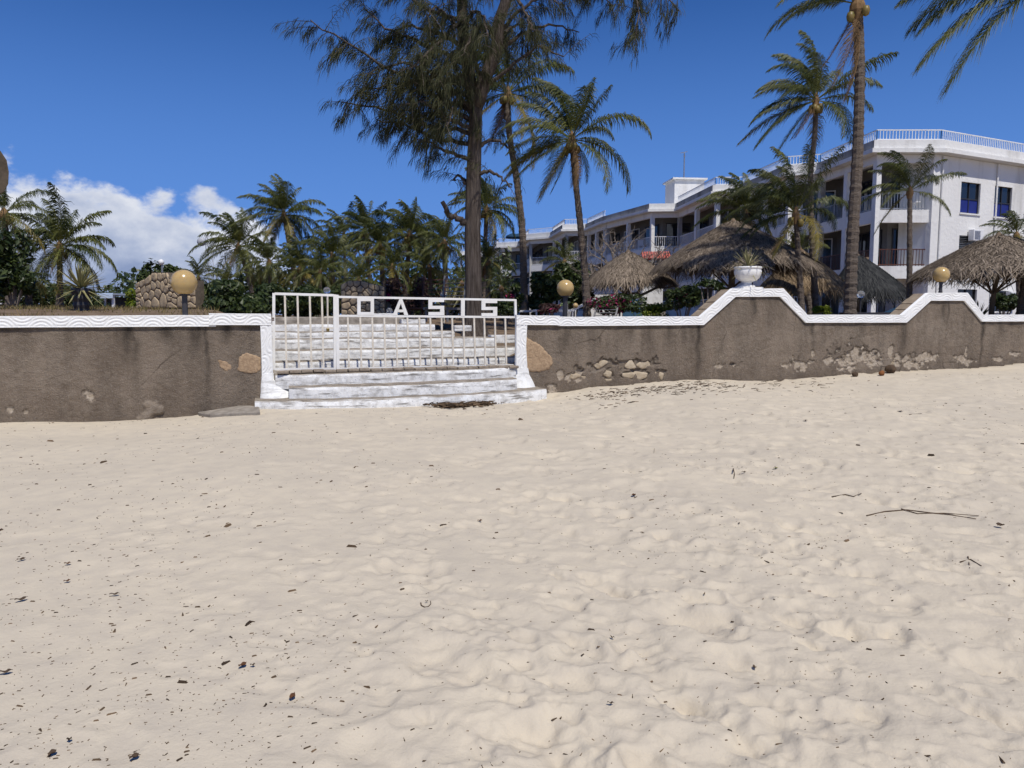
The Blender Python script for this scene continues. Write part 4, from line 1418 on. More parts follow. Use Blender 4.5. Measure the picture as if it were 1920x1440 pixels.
# the two big palms right of the casuarina
palm('tall palm whose crown tangles with the casuarina', (952, 175), (984, 590), 24, 140, 14, 0.130, mid=[(952, 240), (968, 330), (980, 430)], seed=22, nl=52, dead=2, nuts=4,
     fronds=[(85, 120, 0), (55, 150, .2), (40, 130, -.2), (110, 110, 0), (160, 130, .2), (20, 120, .1), (140, 120, -.2)])
palm('tall palm with wind-blown crown right of the casuarina', (1072, 262), (1102, 590), 21.5, 150, 11, 0.112, mid=[(1078, 330), (1088, 420), (1098, 520)], seed=23, nl=56, dead=3, nuts=6, yellow=.25,
     fronds=[(98, 135, 0), (80, 110, .2), (68, 125, .1), (55, 110, -.2), (38, 95, .2), (5, 80, -.3), (-45, 80, .2), (170, 120, -.2), (190, 130, .1), (205, 120, -.2), (120, 130, .2), (140, 130, -.1), (255, 100, -.2), (240, 120, .3)])
# right side
palm('very tall palm with a thick curved ringed trunk before the hotel', (1608, 8), (1594, 590), 18, 190, 2, 0.150, mid=[(1613, 120), (1608, 300), (1598, 450)], seed=24, nl=60, dead=0, nuts=3, yellow=0, el=(45, 80),
     fronds=[(172, 150, -.2), (160, 165, .2), (150, 165, -.3), (95, 190, 0), (60, 190, .3), (45, 190, .2), (120, 190, -.2), (276, 170, -.15, 'dead'), (262, 150, -.25, 'dead'), (250, 110, .1, 'dead'), (285, 90, .1, 'dead')])
palm('tall wind-blown palm left of the thick curved trunk', (1530, 188), (1532, 590), 24, 135, 10, 0.105, mid=[(1529, 250), (1518, 330), (1522, 430)], seed=25, nl=56, dead=2, nuts=8, yellow=.2,
     fronds=[(85, 130, 0), (100, 125, .2), (115, 120, -.2), (130, 115, .1), (148, 110, -.2), (165, 125, .2), (180, 120, -.1), (200, 130, .1), (60, 110, .2), (35, 120, -.1), (15, 120, .1), (200, 140, -.2)])
palm('leafy yellow-green palm left of the thick curved trunk', (1492, 400), (1507, 590), 21, 125, 8, 0.095, seed=26, nl=52, dead=1, nuts=3, yellow=.4,
     fronds=[(90, 130, 0), (105, 125, .2), (75, 120, -.2), (120, 125, .1), (135, 130, -.1), (150, 125, .2), (165, 120, -.2), (55, 110, .2), (35, 120, .1), (185, 90, .1)])
palm('feathery palm rising behind the largest thatched umbrella', (1398, 395), (1412, 590), 27, 92, 16, 0.095, seed=27, nl=44, yellow=.35)
palm('small dark palm with a thin straight trunk before the hotel wall', (1706, 358), (1707, 590), 20.5, 92, 5, 0.085, seed=28, nl=46, dead=0, yellow=.2,
     fronds=[(100, 95, 0), (85, 90, .2), (112, 90, -.2), (125, 80, .2), (30, 100, -.1), (45, 90, .2), (158, 90, -.1), (172, 95, .1), (60, 75, -.3)])
palm('palm beyond the right edge hanging fronds into the picture', (1985, -60), (1915, 590), 19.3, 300, 6, 0.17, mid=[(1940, 430), (1960, 200)], seed=29, nl=84, dead=0, wind=0.7, el=(20, 80),
     fronds=[(185, 260, .0), (200, 300, -.1), (213, 300, -.15), (170, 260, .2), (150, 260, .1)])
palm('pale small palm beside the right-hand thatched umbrella', (1906, 440), (1915, 590), 26, 62, 12, 0.10, seed=30, nl=34, yellow=.5, dead=0)
palm('short palm half hidden behind the largest thatched umbrella', (1500, 470), (1523, 590), 28, 60, 10, 0.12, seed=31, nl=34)

# ------------------------------------------------------------------ casuarina
CY = 17.5
cb = at(890, 628, CY)
cas = thing('casuarina_tree', 'tall casuarina with grey trunk and drooping needle sprays behind the gate', 'tree', (cb[0], cb[1], gz(cb[0], cb[1])))


def trace(px, dy=0.0, Y=CY, n=14):
    p = np.array([at(a, b, Y + dy * i / max(1, len(px) - 1)) for i, (a, b) in enumerate(px)])
    t = np.concatenate([[0], np.cumsum(np.linalg.norm(np.diff(p, axis=0), axis=1))])
    u = np.linspace(0, t[-1], n)
    q = np.stack([np.interp(u, t, p[:, i]) for i in range(3)], 1)
    for _ in range(2):
        q[1:-1] = 0.5 * q[1:-1] + 0.25 * (q[:-2] + q[2:])
    return q


rg = np.random.default_rng(77)
base = cas.location
tr = trace([(890, 640), (888, 560), (886, 450), (888, 330), (890, 250), (893, 190)], n=46)
tr[0, 2] = base[2] - 0.25
uu = np.linspace(0, 1, 46)
rad = 0.205 * (1 - 0.30 * uu) + 0.25 * np.exp(-uu / 0.045)
# fluted bark
n = 30
mb = MB()
a = np.linspace(0, 2 * math.pi, n + 1)
ph = rg.uniform(0, 6.28, 6)
rows = []
for i in range(46):
    fl = 1 + 0.05 * np.sin(7 * a + ph[0] + uu[i] * 3) + 0.035 * np.sin(11 * a + ph[1] - uu[i] * 5) + 0.02 * np.sin(3 * a + 8 * uu[i]) + 0.18 * np.exp(-uu[i] / 0.05) * np.sin(5 * a + 1)
    rows.append(np.stack([tr[i, 0] + rad[i] * fl * np.cos(a), tr[i, 1] + rad[i] * fl * np.sin(a), np.full(n + 1, tr[i, 2])], -1))
mb.grid(np.array(rows), flip=True)
mb.build('trunk', M['ctrunk'], cas, smooth=True)


def limb(px, r0, r1, dy=0.0, Y=CY, n=14):
    q = trace(px, dy, Y, n)
    q[1:] += rg.normal(0, 0.02, q[1:].shape)
    MB().tube(q, np.linspace(r0, r1, n), 8).build('limb', M['ctrunk'], cas, smooth=True)
    return q


LIMBS = []
LIMBS.append((limb([(892, 205), (878, 130), (868, 60), (866, -40), (860, -160)], .16, .09, .3), .8))
LIMBS.append((limb([(893, 200), (910, 150), (932, 90), (940, 20), (950, -60), (960, -170)], .17, .09, -.4), .8))
limb([(884, 418), (862, 414), (845, 404), (836, 392), (829, 380)], .085, .05, -.3)
br = [
    ([(890, 230), (800, 170), (700, 112), (640, 72), (582, 40)], -.8, 1.25),
    ([(888, 250), (790, 232), (710, 200), (640, 190)], .4, 1.2),
    ([(888, 300), (836, 285), (800, 262), (780, 262)], -.9, .7),
    ([(872, 120), (790, 82), (720, 52), (682, 16)], .7, 1.2),
    ([(868, 40), (800, 18), (740, -24), (690, -40)], -.5, 1.2),
    ([(880, 200), (830, 150), (760, 112), (690, 140)], -1.2, 1.25),
    ([(888, 272), (810, 258), (760, 232), (705, 226)], .9, 1.2),
    ([(868, 90), (820, 60), (770, 45), (730, 70)], .2, 1.2),
    ([(870, 150), (820, 130), (770, 150), (740, 175)], 1.0, 1.2),
    ([(866, 0), (830, -40), (780, -60), (720, -70)], .5, 1.1),
    ([(868, 60), (840, 30), (820, 10), (800, 30)], -1.0, 1.2),
    ([(884, 210), (850, 190), (815, 200), (790, 215)], 1.3, 1.2),
    ([(892, 190), (870, 150), (850, 140), (835, 170)], -1.3, 1.2),
    ([(930, 100), (980, 62), (1035, 42), (1085, 62)], .6, .75),
    ([(905, 170), (960, 122), (1010, 84), (1056, 108)], -.7, .65),
    ([(935, 60), (975, 20), (1020, -10), (1060, 10)], -.2, .9),
    ([(925, 110), (945, 60), (975, 40), (995, 80)], .9, .9),
    ([(945, -30), (1050, -80), (1150, -50), (1205, 5), (1192, 70)], -.6, 1.3),
    ([(950, -60), (1100, -90), (1210, -60), (1272, 22)], -.2, 1.15),
    ([(948, -40), (1040, -60), (1110, -20), (1150, 10)], .5, 1.2),
    ([(950, -50), (1000, -60), (1080, -50), (1130, -30)], 1.0, 1.1),
    ([(886, 330), (915, 320), (945, 335), (960, 352)], -.5, .45),
    ([(884, 350), (860, 330), (845, 340)], .5, .45),
    ([(890, 280), (920, 262), (950, 270), (965, 300)], .6, .55),
    ([(866, -40), (830, -60), (870, -30), (905, -10)], -.9, 1.2),
    ([(905, 150), (890, 110), (880, 80), (900, 50)], -.8, 1.0),
    ([(880, 130), (850, 95), (835, 120), (820, 160)], -1.5, 1.3),
    ([(890, 190), (862, 170), (850, 200), (838, 240)], -1.5, 1.3),
    ([(870, 60), (885, 20), (905, 30), (915, 70)], -1.4, 1.1),
    ([(930, 70), (905, 40), (885, 60), (870, 100)], -1.6, 1.1),
    ([(868, 30), (835, 70), (800, 100), (770, 130)], -1.6, 1.3),
    ([(880, 160), (800, 140), (740, 160), (680, 165)], -.3, 1.3),
    ([(885, 240), (840, 225), (800, 190), (760, 195)], -1.4, 1.3),
    ([(940, 20), (965, -10), (985, 20), (1000, 60)], -1.0, 1.0),
]
mbn = MB()
mbt = MB()
NV, NF, NTt = [], [], []
cnt = 0


def spray(p, d, ln, k):
    """a tuft of hanging needle branchlets"""
    global cnt
    w = 0.0052
    st_ = np.array(p) + rg.normal(0, 0.035, (k, 3))
    dd = np.array(d) * 0.8 + rg.normal(0, 0.33, (k, 3))
    dd /= np.linalg.norm(dd, axis=1)[:, None] + 1e-9
    d1 = dd + np.array([-0.10, 0, -0.75])
    d1 /= np.linalg.norm(d1, axis=1)[:, None]
    d2 = d1 + np.array([-0.12, 0, -1.1])
    d2 /= np.linalg.norm(d2, axis=1)[:, None]
    l = ln * rg.uniform(.6, 1.15, k)[:, None]
    m = st_ + d1 * l * .45
    t = m + d2 * l * .55
    sd = np.cross(d2, rg.normal(0, 1, (k, 3)))
    sd /= np.linalg.norm(sd, axis=1)[:, None]
    arr = np.stack([st_ - sd * w * .7, st_ + sd * w * .7, m - sd * w, m + sd * w, t], 1)
    NV.append(arr.reshape(-1, 3))
    b = (np.arange(k) * 5)[:, None] + cnt
    NF.extend((b + [0, 1, 3, 2]).tolist())
    NF.extend((b + [2, 3, 4]).tolist())
    NTt.append(np.repeat(np.clip(rg.normal(.42, .28, k), 0, 1), 5))
    cnt += k * 5


for (px, dy, dens) in br:
    q = limb(px, .055, .012, dy, CY, 16)
    L = np.linalg.norm(np.diff(q, axis=0), axis=1).sum()
    ns = int(L * 7.2 * dens)
    for j in range(ns):
        u = 0.12 + 0.88 * (j + rg.random()) / ns
        f = u * 15
        i = min(14, int(f))
        p = q[i] + (q[i + 1] - q[i]) * (f - i)
        tg = q[i + 1] - q[i]
        tg /= np.linalg.norm(tg)
        d = tg * 0.75 + rg.normal(0, .68, 3) + np.array([0, 0, -.1])
        d /= np.linalg.norm(d)
        sl_ = rg.uniform(.35, 1.05) * (1.05 - .35 * u)
        m_ = 5
        sp_ = [p]
        for _ in range(m_):
            d = d + np.array([-.03, 0, -.10])
            d /= np.linalg.norm(d)
            sp_.append(sp_[-1] + d * sl_ / m_)
        sp_ = np.array(sp_)
        mbt.tube(sp_, np.linspace(.009, .004, m_ + 1), 3, cap=False)
        for k in range(1, m_ + 1):
            spray(sp_[k], d, rg.uniform(.22, .46), int(rg.uniform(6, 10)))
            if rg.random() < .5:
                spray(sp_[k] + rg.normal(0, .05, 3), d, rg.uniform(.18, .34), 8)
mbn.v, mbn.f, mbn.t, mbn.n = [np.concatenate(NV)], [tuple(f) for f in NF], [np.concatenate(NTt)], cnt
struct(mbn.build('needles', M['needle'], cas), 'stuff')
struct(mbt.build('twigs', M['ctrunk'], cas), 'stuff')


# ------------------------------------------------------------------ shrubs
def shrub(label, cpx, cpy, rx, ry, Y, n, mat='leaf', cat='shrub', leaf=0.09, seed=0, flowers=0, name='shrub', depth=None, group=None, lumps=9, fl_mat='flower'):
    rg = np.random.default_rng(300 + seed)
    C = at(cpx, cpy, Y)
    a, h = rx / F * Y, ry / F * Y
    b = depth or a * 0.8
    zb = gz(C[0], C[1])
    root = thing(name, label, cat, (C[0], C[1], zb), group)
    lc = np.stack([rg.uniform(-.75, .75, lumps) * a, rg.uniform(-.7, .7, lumps) * b, rg.uniform(-.7, .75, lumps) * h], 1)
    lr = rg.uniform(.32, .55, lumps)
    wh = rg.integers(0, lumps, n)
    d = rg.normal(0, 1, (n, 3))
    d /= np.linalg.norm(d, axis=1)[:, None]
    rad_ = lr[wh] * rg.uniform(.55, 1.08, n) ** .6
    p = C + lc[wh] + d * rad_[:, None] * np.array([a, b, h])
    p[:, 2] = np.maximum(p[:, 2], zb + 0.03)
    nn = d + rg.normal(0, .6, (n, 3)) + [0, 0, .5]
    nn /= np.linalg.norm(nn, axis=1)[:, None]
    t1 = np.cross(nn, rg.normal(0, 1, (n, 3)))
    t1 /= np.linalg.norm(t1, axis=1)[:, None]
    t2 = np.cross(nn, t1)
    sz = leaf * rg.uniform(.6, 1.25, n)[:, None]
    arr = np.stack([p - t1 * sz, p + t2 * sz * .45 + nn * sz * .12, p + t1 * sz, p - t2 * sz * .45 + nn * sz * .12], 1)
    isf = np.zeros(n, bool)
    if flowers:
        fl = rg.integers(0, lumps, max(1, lumps // 2))
        isf = np.isin(wh, fl) & (rg.random(n) < flowers)
    for sel, nm, mt in ((~isf, 'foliage', mat), (isf, 'blossoms', fl_mat)):
        k = int(sel.sum())
        if not k:
            continue
        mb = MB()
        mb.addn(arr[sel].reshape(-1, 3), np.arange(k * 4).reshape(-1, 4), np.repeat(np.clip(rg.normal(.4, .28, k), 0, 1), 4))
        struct(mb.build(nm, M[mt], root), 'stuff')
    mb = MB()
    for i in range(min(7, lumps)):
        e = C + lc[i]
        mb.tube([(C[0] + lc[i][0] * .1, C[1] + lc[i][1] * .1, zb - .05), (C[0] + lc[i][0] * .5, C[1] + lc[i][1] * .5, (zb + e[2]) / 2), e], [.03, .022, .01], 5)
    mb.build('stems', M['bark'], root)
    return root


shrub('dense glossy green hedge left of the gate', 455, 562, 62, 36, 17.5, 4200, seed=1, leaf=.075, depth=1.0, lumps=16)
shrub('dark bush behind the stone garden wall at left', 298, 536, 38, 42, 30, 2200, seed=2, leaf=.13, lumps=12)
shrub('bright weedy bush beside the stone garden wall', 258, 562, 20, 18, 24, 900, mat='hedge', seed=3, leaf=.07)
shrub('leafy broad-leaved tree at the left edge', 22, 500, 46, 62, 21, 2600, seed=4, leaf=.11, lumps=14, cat='tree', name='leafy_tree')
shrub('magenta bougainvillea behind the letters O and A', 728, 545, 14, 22, 21, 700, mat='purple', seed=5, leaf=.06, flowers=.85, lumps=6, cat='bougainvillea', name='bougainvillea')
shrub('purplish tangled shrub behind the letter A of the gate', 765, 556, 36, 34, 21.5, 2400, mat='purple', seed=6, leaf=.05, lumps=12)
shrub('low dark shrub behind the narrow gate leaf', 560, 565, 60, 28, 24, 2600, seed=7, leaf=.09, lumps=12)
shrub('dark green shrub filling the ground below the middle palms', 680, 555, 70, 30, 31, 2600, seed=8, leaf=.12, lumps=14)
shrub('dark shrub beside the red flowered bush before the hotel', 1020, 555, 30, 38, 24, 2200, seed=9, leaf=.10, lumps=10)
shrub('red flowering bush to the right of the tall trunk', 962, 555, 20, 22, 23, 1100, seed=10, leaf=.07, flowers=.4, lumps=7, cat='bougainvillea', name='bougainvillea', fl_mat='flower')
shrub('dark leafy tree behind the amber lamp right of the gate', 1075, 535, 34, 44, 27, 2600, seed=11, leaf=.10, lumps=12)
shrub('magenta bougainvillea under the smallest thatched umbrella', 1160, 567, 46, 22, 21, 2200, seed=12, leaf=.06, flowers=.38, lumps=12, cat='bougainvillea', name='bougainvillea')
shrub('pink flowers low behind the wall beside the gate', 1030, 580, 24, 9, 18.5, 700, mat='purple', seed=13, leaf=.05, flowers=.35, lumps=8, cat='bougainvillea', name='bougainvillea')
shrub('clipped bright yellow-green hedge under the thatched umbrella', 1215, 580, 45, 13, 23, 2200, mat='hedge', seed=14, leaf=.05, lumps=14)
shrub('dark green bush left of the first wall hump', 1282, 565, 34, 25, 21, 2000, seed=15, leaf=.07, flowers=.04, lumps=10)
shrub('small bright plant between the palm trunks', 1540, 585, 12, 9, 19, 260, mat='hedge', seed=16, leaf=.08, lumps=4)
shrub('rounded dark bush beside the right-hand umbrella pole', 1885, 562, 22, 22, 24, 900, seed=17, leaf=.09, lumps=7)
shrub('leafy sprig rising beside the big umbrella pole', 1330, 535, 26, 14, 19.5, 160, seed=18, leaf=.10, lumps=5)
shrub('dark hedge at the far left beyond the bank', 90, 560, 90, 24, 30, 2400, seed=19, leaf=.11, lumps=14)
shrub('dark shrub behind the letters S and I of the gate', 845, 568, 60, 22, 27, 1800, seed=20, leaf=.10, lumps=10)
shrub('small dark weeds along the top of the garden terrace', 945, 578, 26, 14, 20, 700, seed=21, leaf=.06, lumps=8)
shrub('low bush under the second umbrella beside the pillar', 1345, 572, 24, 18, 24, 700, seed=22, leaf=.08, lumps=7)

# dry grass on the bank
rg = np.random.default_rng(21)
k = 9000
s_ = rg.uniform(-14, -1.0, k)
d_ = rg.uniform(.5, 9, k)
x, y = P0[0] + U2[0] * s_ - N2[0] * d_, P0[1] + U2[1] * s_ - N2[1] * d_
keep = fbm(x * .6, y * .6, 3) > -.12
x, y = x[keep], y[keep]
k = len(x)
z = garden(x, y)
h = rg.uniform(.03, .11, k)
ang = rg.uniform(0, 6.28, k)
w = .009
ex, ey = np.cos(ang) * w, np.sin(ang) * w
arr = np.stack([np.stack([x - ex, y - ey, z - .01], -1), np.stack([x + ex, y + ey, z - .01], -1), np.stack([x + rg.normal(0, .04, k), y + rg.normal(0, .04, k), z + h], -1)], 1)
mb = MB()
mb.addn(arr.reshape(-1, 3), np.arange(k * 3).reshape(-1, 3), np.repeat(np.clip(rg.normal(.55, .3, k), 0, 1), 3))
g = struct(mb.build('dry_grass', M['grass'], origin=(0, 0, 0)), 'stuff')
g['label'] = 'short dry grass on the bank above the left wall'
g['category'] = 'grass'


# bare tree before the hotel
def bare_tree(label, base, top_px, Y, seed, spread, n):
    rg = np.random.default_rng(seed)
    B = at(base[0], base[1], Y)
    B[2] = gz(B[0], B[1])
    root = thing('bare_tree', label, 'tree', B)
    fork = at(top_px[0], top_px[1], Y)
    MB().tube(np.array([B, (B + fork) / 2 + [.05, 0, 0], fork]), [.13, .10, .09], 8).build('trunk', M['bark'], root, smooth=True)

    def grow(p, d, l, r, lev, mb):
        pts = [p]
        for i in range(4):
            d = d + rg.normal(0, .14, 3)
            d /= np.linalg.norm(d)
            pts.append(pts[-1] + d * l / 4)
        mb.tube(np.array(pts), np.linspace(r, r * .55, 5), 5, cap=False)
        if lev > 0:
            for i in range(3):
                dd = d + rg.normal(0, .55, 3) + [0, 0, .1]
                grow(pts[rg.integers(2, 5)], dd / np.linalg.norm(dd), l * rg.uniform(.55, .8), r * .55, lev - 1, mb)

    for i in range(n):
        a = math.pi * (i + .5) / n
        d = np.array([math.cos(a) * spread, rg.normal(0, .4), .35 + .55 * math.sin(a)])
        mb = MB()
        grow(fork, d / np.linalg.norm(d), 1.25, .06, 3, mb)
        mb.build('branch', M['bark'], root)
    return root


bare_tree('leafless grey branching tree in front of the hotel balconies', (1150, 590), (1155, 520), 33, 5, 1.25, 7)
bare_tree('thin leafless shrub under the smallest thatched umbrella', (1185, 590), (1188, 560), 26, 6, 1.0, 4)


# ------------------------------------------------------------------ thatched umbrellas
def umbrella(label, apex, eave_l, eave_r, eave_y, Y, pole_px, seed, mat='thatch', n=9500, sag=0.0, polew=.075, strutn=6):
    rg = np.random.default_rng(600 + seed)
    A = at(apex[0], apex[1], Y)
    rad = (eave_r - eave_l) / 2 / F * Y - .17        # the fringe hangs over the edge
    cx = at((eave_l + eave_r) / 2, eave_y, Y)
    C = np.array([cx[0], cx[1]])
    ze = cx[2]
    H = A[2] - ze
    zb = gz(C[0], C[1])
    root = thing('thatched_umbrella', label, 'umbrella', (C[0], C[1], zb), 'thatched sun umbrellas')
    P = at(pole_px, eave_y, Y)
    MB().tube([(P[0], P[1], zb - .1), (P[0], P[1], (zb + ze) / 2), (C[0], C[1], A[2] - .15)], [polew * 1.1, polew, polew * .8], 10).build('pole', M['pole'], root, smooth=True)
    for i in range(strutn):
        a = i * 2 * math.pi / strutn + .4
        MB().tube([(P[0], P[1], ze - .32 * rad), (C[0] + math.cos(a) * rad * .62, C[1] + math.sin(a) * rad * .62, ze + H * .28)], [.022, .02], 6).build('strut', M['pole'], root)

    def surf(r, a):
        q = r / rad
        return np.stack([C[0] + (A[0] - C[0]) * (1 - q) + np.cos(a) * r, C[1] + np.sin(a) * r, A[2] - H * (0.86 * q + 0.14 * q ** 2.2) + .02 * np.sin(a * 5 + seed) * q * rad], -1)
    # under-layer
    aa, rr = np.meshgrid(np.linspace(0, 2 * math.pi, 41), np.linspace(0.02, 0.97, 9) * rad, indexing='ij')
    G = surf(rr, aa)
    G[..., 2] -= .03
    mb = MB()
    mb.grid(G, tint=.1)
    G2 = G.copy()
    G2[..., 2] -= .07
    mb.grid(G2, tint=.05, flip=True)
    # leaf strips laid in overlapping courses
    q0 = np.sqrt(rg.uniform(.0008, .90, n))
    a = rg.uniform(0, 2 * math.pi, n)
    ln = .50 * rg.uniform(.5, 1.15, n) * (0.6 + .5 * q0)
    p0 = surf(q0 * rad, a)
    e1 = surf(q0 * rad + ln * .5, a + rg.normal(0, .06, n))
    e2 = surf(q0 * rad + ln, a + rg.normal(0, .09, n))
    over = np.maximum(0, (q0 * rad + ln - rad) / rad)
    e2[:, 2] -= over * rad * rg.uniform(.0, .5, n)
    hang = rg.random(n) < .10
    e2[:, 2] -= np.where(hang & (q0 > .75), rg.uniform(.05, .25, n) * .5, 0)
    lift = rg.uniform(.0, .085, n) ** 1.2
    p0[:, 2] += .005
    e1[:, 2] += .012 + lift
    e2[:, 2] += .015 + lift * rg.uniform(-.6, 1.3, n)
    td = np.stack([-np.sin(a), np.cos(a), np.zeros(n)], -1)
    w = (.0145 * rg.uniform(.5, 1.5, n))[:, None]
    arr = np.stack([p0 - td * w, p0 + td * w, e1 - td * w * .9, e1 + td * w * .9, e2 - td * w * .25, e2 + td * w * .25], 1)
    b = (np.arange(n) * 6)[:, None]
    tint = np.repeat(np.clip(rg.normal(.48, .36, n), 0, 1), 6) * np.tile([.75, .75, 1, 1, 1.1, 1.1], n)
    mb.addn(arr.reshape(-1, 3), np.concatenate([b + [0, 1, 3, 2], b + [2, 3, 5, 4]], 0), tint)
    mb.build('thatch', M[mat], root)
    MB().lathe((A[0], A[1], A[2] - .10), [(.16, -.05), (.12, .03), (.07, .09), (.02, .14)], 10).build('cap', M['pole'], root)
    return root


umbrella('smallest grey thatched umbrella near the gate with a shaggy fringe', (1178, 470), 1098, 1262, 520, 26, 1172, 1)
umbrella('largest thatched umbrella beside the white urn', (1375, 412), 1226, 1528, 496, 23, 1372, 2, n=17000, polew=.10)
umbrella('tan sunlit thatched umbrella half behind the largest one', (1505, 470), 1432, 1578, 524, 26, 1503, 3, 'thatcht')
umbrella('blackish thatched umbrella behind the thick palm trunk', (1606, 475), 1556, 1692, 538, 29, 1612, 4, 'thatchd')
umbrella('thatched umbrella with bare forked pole at the right edge', (1873, 438), 1728, 2022, 508, 20, 1864, 5, n=15000, polew=.065)

# ------------------------------------------------------------------ hotel
ZF = [1.15, 4.17, 7.10]           # floor levels
ZR0, ZR1 = 9.94, 10.60            # roof edge band
V = [(52.0, 54.8), (22.3, 40.0), (19.1, 40.0), (18.6, 45.9), (16.9, 46.6), (16.2, 53.4), (14.4, 53.6), (13.7, 62.3), (11.5, 62.5), (8.75, 70.4), (8.65, 71), (7.7, 76.6), (5.45, 77), (4.6, 84), (2.0, 86), (1.1, 95), (-1.6, 96.5), (-2.8, 108), (-7.5, 110), (-8.5, 124)]
V = np.array(V)


def offs(P, d):
    out = []
    for i in range(len(P)):
        ns = []
        for a, b in ((i - 1, i), (i, i + 1)):
            if 0 <= a and b < len(P):
                e_ = P[b] - P[a]
                e_ = e_ / np.linalg.norm(e_)
                ns.append(np.array([-e_[1], e_[0]]))
        m = sum(ns)
        m = m / np.linalg.norm(m)
        out.append(P[i] + m * d / max(.45, m @ ns[0]))
    return np.array(out)


OFF = {d: offs(V, d) for d in (.55, .40, .12, .06, 0, -.12, -.25, -.30, -1.7, -1.6)}


def ribbon(mb, i0, i1, d0, d1, z0, z1):
    """solid strip along the facade from vertex i0 to i1, between two offsets and two heights"""
    a, b = OFF[d0][i0:i1 + 1], OFF[d1][i0:i1 + 1]
    for k in range(len(a) - 1):
        q = [a[k], a[k + 1], b[k + 1], b[k]]
        mb.prism([(x, y, z0) for x, y in q], (0, 0, z1 - z0))
    return mb


def railing(parent, i0, i1, d, z, h, mat, name='railing', step_=0.16, bw=.028, skip=None):
    mb = MB()
    pts = OFF[d]
    for k in range(i0, i1):
        a, b = pts[k], pts[k + 1]
        L = np.linalg.norm(b - a)
        A3, B3 = np.array([*a, 0]), np.array([*b, 0])
        for zz in (z + .08, z + h):
            mb.bar(A3 + [0, 0, zz], B3 + [0, 0, zz], .05, .05)
        n = max(2, int(L / step_))
        for j in range(n + 1):
            q = A3 + (B3 - A3) * j / n
            mb.box(q + [0, 0, z + h / 2], (bw, bw, h))
    return mb.build(name, M[mat], parent)


def pane_on(parent, a, b, u0, u1, z0, z1, out, frame='frame', glass='pane', mull=1, w=.07):
    """window or glazed door on the vertical plane a-b (plan points)"""
    d = (b - a) / np.linalg.norm(b - a)
    nrm = np.array([-d[1], d[0]])
    p = lambda u, o, z: np.array([*(a + d * u + nrm * (out + o)), z])
    g = MB().prism([p(u0, 0, z0), p(u1, 0, z0), p(u1, 0, z1), p(u0, 0, z1)], np.array([*(nrm * .02), 0])).build('window', M[glass], parent)
    mb = MB()
    for (x0, x1, y0, y1) in [(u0, u0 + w, z0, z1), (u1 - w, u1, z0, z1), (u0 + w, u1 - w, z0, z0 + w), (u0 + w, u1 - w, z1 - w, z1)] + [(u0 + (u1 - u0) * (m + 1) / (mull + 1) - w / 2, u0 + (u1 - u0) * (m + 1) / (mull + 1) + w / 2, z0 + w, z1 - w) for m in range(mull)]:
        mb.prism([p(x0, .023, y0), p(x1, .023, y0), p(x1, .023, y1), p(x0, .023, y1)], np.array([*(nrm * .05), 0]))
    mb.build('frame', M[frame], g)
    return g


